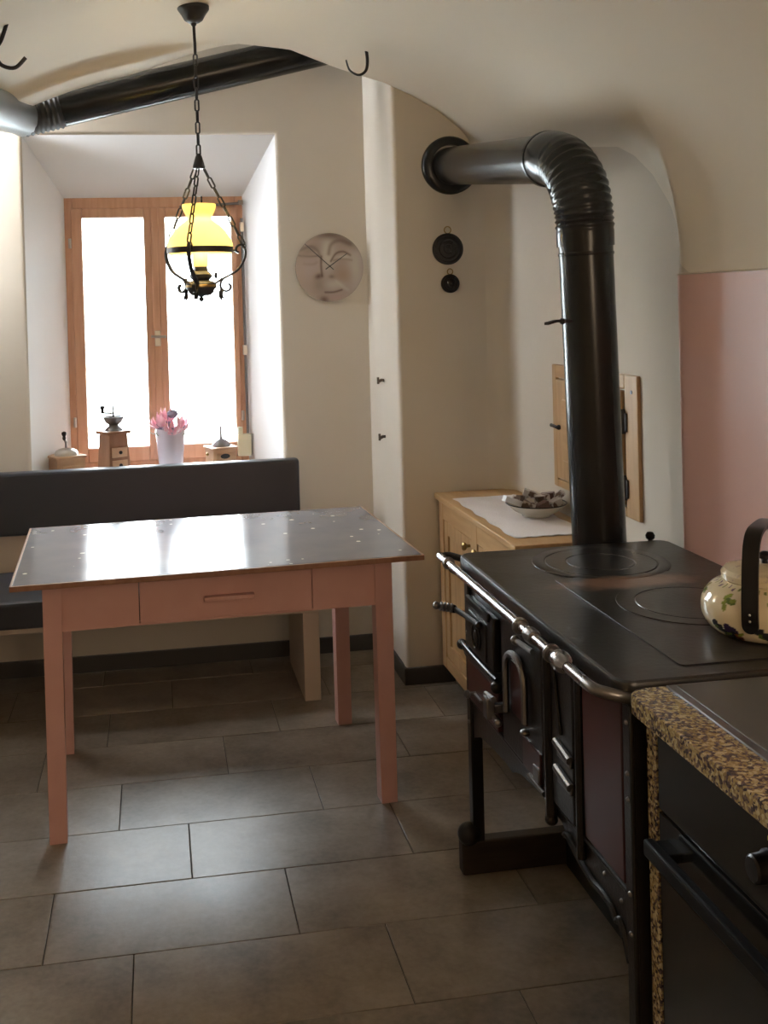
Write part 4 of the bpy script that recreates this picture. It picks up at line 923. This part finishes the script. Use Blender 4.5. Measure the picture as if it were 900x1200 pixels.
obj('dome', MB().lathe((-0.385, y, z+0.097), [(0.050, 0), (0.050, 0.008), (0.044, 0.018), (0.030, 0.026), (0.012, 0.030), (0.0001, 0.031)], 28), NICKEL, t)
crank(t, (-0.385, y, z+0.120), -0.006, 0.045, True)
y = 4.66; z = zsill(y)
t = thing('coffee_mill', 'tall wooden coffee mill with funnel and two small drawers, left of the pink flowers', 'coffee mill', (-0.186, y, z), 0, 'coffee mills on the sill')
cxm = -0.186; a_ = 0.55
vs = []
for (hw, h) in ((0.052, 0.008), (0.043, 0.178)):
    for k in range(4):
        q = a_+PI/4+k*PI/2; vs.append((cxm+hw*1.414*math.cos(q), y+hw*1.414*math.sin(q), z+h))
obj('box', MB().add(vs, [(3, 2, 1, 0), (4, 5, 6, 7), (0, 1, 5, 4), (1, 2, 6, 5), (2, 3, 7, 6), (3, 0, 4, 7)]), BROWNWOOD, t, smooth=0)
obj('foot_board', MB().rbox((cxm, y, z+0.005), 0.115, 0.115, 0.010, rz=a_, bev=0.003), BROWNWOOD, t)
obj('top_board', MB().rbox((cxm, y, z+0.184), 0.112, 0.112, 0.014, rz=a_, bev=0.004), BROWNWOOD, t)
fn = Vector((math.sin(a_)*1.0, -math.cos(a_), 0)); fn = Vector((math.cos(a_-PI/2), math.sin(a_-PI/2), 0))
for zz in (0.045, 0.100):
    d = obj('drawer', MB().rbox((cxm+fn.x*0.050, y+fn.y*0.050, z+zz), 0.072, 0.010, 0.042, rz=a_, bev=0.002), LIGHTWOOD, t)
    obj('knob', MB().sphere((cxm+fn.x*0.060, y+fn.y*0.060, z+zz), 0.008, 10), BLACK, d)
obj('funnel', MB().lathe((cxm+0.003, y, z+0.191), [(0.040, 0), (0.038, 0.006), (0.022, 0.020), (0.022, 0.024), (0.036, 0.036), (0.046, 0.056), (0.046, 0.060), (0.043, 0.060), (0.034, 0.040), (0.0001, 0.036)], 28), DULLSTEEL, t)
crank(t, (cxm+0.003, y, z+0.235), -0.046, 0.034, True)
obj('spindle', MB().tube([(cxm+0.003, y, z+0.235), (cxm+0.003, y, z+0.300)], 0.004, 8), DULLSTEEL, t)
y = 4.66; z = zsill(y)
t = thing('coffee_mill', 'small wooden coffee mill with oval label and pointed lid, rightmost on the window sill', 'coffee mill', (0.275, y, z), 0, 'coffee mills on the sill')
obj('box', MB().rbox((0.275, y, z+0.048), 0.105, 0.105, 0.088, rz=0.30, bev=0.003), LIGHTWOOD, t)
obj('box_lid', MB().rbox((0.275, y, z+0.096), 0.122, 0.122, 0.010, rz=0.30, bev=0.003), LIGHTWOOD, t)
fn = Vector((math.cos(0.30-PI/2), math.sin(0.30-PI/2), 0)); R3 = Matrix.Rotation(0.30, 3, 'Z')
dr_ = obj('drawer', MB().rbox((0.275+fn.x*0.053, y+fn.y*0.053, z+0.046), 0.080, 0.006, 0.060, rz=0.30, bev=0.002), LIGHTWOOD, t)
obj('oval_plate', MB().add([(0.275+fn.x*0.057+0.022*math.cos(a)*math.cos(0.3), y+fn.y*0.057+0.022*math.cos(a)*math.sin(0.3), z+0.062+0.011*math.sin(a)) for a in np.linspace(0, 2*PI, 20, endpoint=False)], [tuple(range(20))]), BLACKIRON, dr_)
obj('side_knob', MB().sphere((0.275-0.060, y-0.03, z+0.07), 0.007, 10), BRASS, t)
obj('lid_cone', MB().lathe((0.278, y, z+0.100), [(0.042, 0), (0.040, 0.010), (0.028, 0.024), (0.008, 0.034), (0.0055, 0.040), (0.005, 0.085), (0.003, 0.090), (0.0001, 0.091)], 24), DULLSTEEL, t)
# flower pot and flowers
y = 4.64; z = zsill(y); fx = 0.058
pt = obj('flower_pot', MB().lathe((fx, y, z), [(0.0001, 0), (0.046, 0), (0.049, 0.004), (0.062, 0.158), (0.064, 0.170), (0.066, 0.176), (0.063, 0.192), (0.060, 0.172), (0.056, 0.12), (0.0001, 0.115)], 40), POT, smooth=50)
tag(pt, 'tapered white flower pot on the window sill below the centre stile', 'flower pot')
t = thing('pink_flowers', 'bunch of pink protea flowers with pointed petals in the white pot', 'flowers', (fx, y, z+0.12))
def petal(c, d, L_, wd):
    d = Vector(d).normalized(); s = d.cross(Vector((0, 0, 1)));
    if s.length < 1e-3: s = Vector((1, 0, 0))
    s.normalize(); nn = s.cross(d); c = Vector(c)
    vs = []
    for f, w_, lift in ((0, 0.35, 0), (0.3, 0.9, -0.10), (0.6, 1.0, -0.12), (0.85, 0.5, -0.05), (1.0, 0.05, 0.06)):
        p = c+d*L_*f+nn*lift*L_; vs += [(p-s*wd*w_/2)[:], (p+nn*(-0.12*wd))[:], (p+s*wd*w_/2)[:]]
    return vs, [(i*3+k, i*3+k+1, i*3+k+4, i*3+k+3) for i in range(4) for k in range(2)]
heads = [((-0.045, -0.015, 0.207), (-0.5, -0.1, 1)), ((0.008, -0.038, 0.178), (0.0, -0.45, 1)), ((0.052, -0.012, 0.194), (0.6, -0.15, 1)), ((-0.005, 0.030, 0.226), (-0.05, 0.2, 1))]
rg = random.Random(11)
for (c0, dd) in heads:
    c0 = (fx+c0[0], y+c0[1], z+c0[2]); ax = Vector(dd).normalized(); a1 = ax.orthogonal().normalized(); a2 = ax.cross(a1)
    h = obj('flower_head', MB().sphere(c0, 0.014, 12, 1.4).tube([(fx+(c0[0]-fx)*0.3, y+(c0[1]-y)*0.3, z+0.118), c0], 0.004, 6), HEART, t)
    for ringk, (npet, op, L_) in enumerate(((9, 0.85, 0.058), (8, 0.45, 0.064))):
        for k in range(npet):
            q = 2*PI*k/npet+ringk*0.4; d = ax+(a1*math.cos(q)+a2*math.sin(q))*op*rg.uniform(0.8, 1.15)
            vs, fs = petal(Vector(c0)+(a1*math.cos(q)+a2*math.sin(q))*0.008-ax*0.01, d, L_*rg.uniform(0.85, 1.15), 0.018)
            obj('petal', MB().add(vs, fs), PETAL, h, smooth=60, fix=False)
obj('flower_heart', MB().sphere((fx+0.012, y+0.005, z+0.252), 0.024, 16, 0.8), HEART, t, label='grey round flower heart')
for (dx, dy, zz, L_) in ((-1, -0.1, 0.175, 0.095), (-0.8, -0.5, 0.165, 0.06), (0.9, -0.4, 0.168, 0.07), (0.4, -0.9, 0.170, 0.05), (1, 0.3, 0.18, 0.06)):
    vs, fs = petal((fx+dx*0.02, y+dy*0.02, z+zz-0.01), (dx, dy, 0.35), L_, 0.022)
    obj('leaf', MB().add(vs, fs), LEAF, t, smooth=60, fix=False)

for o in list(bpy.data.objects):
    if 'base' in o: del o['base']
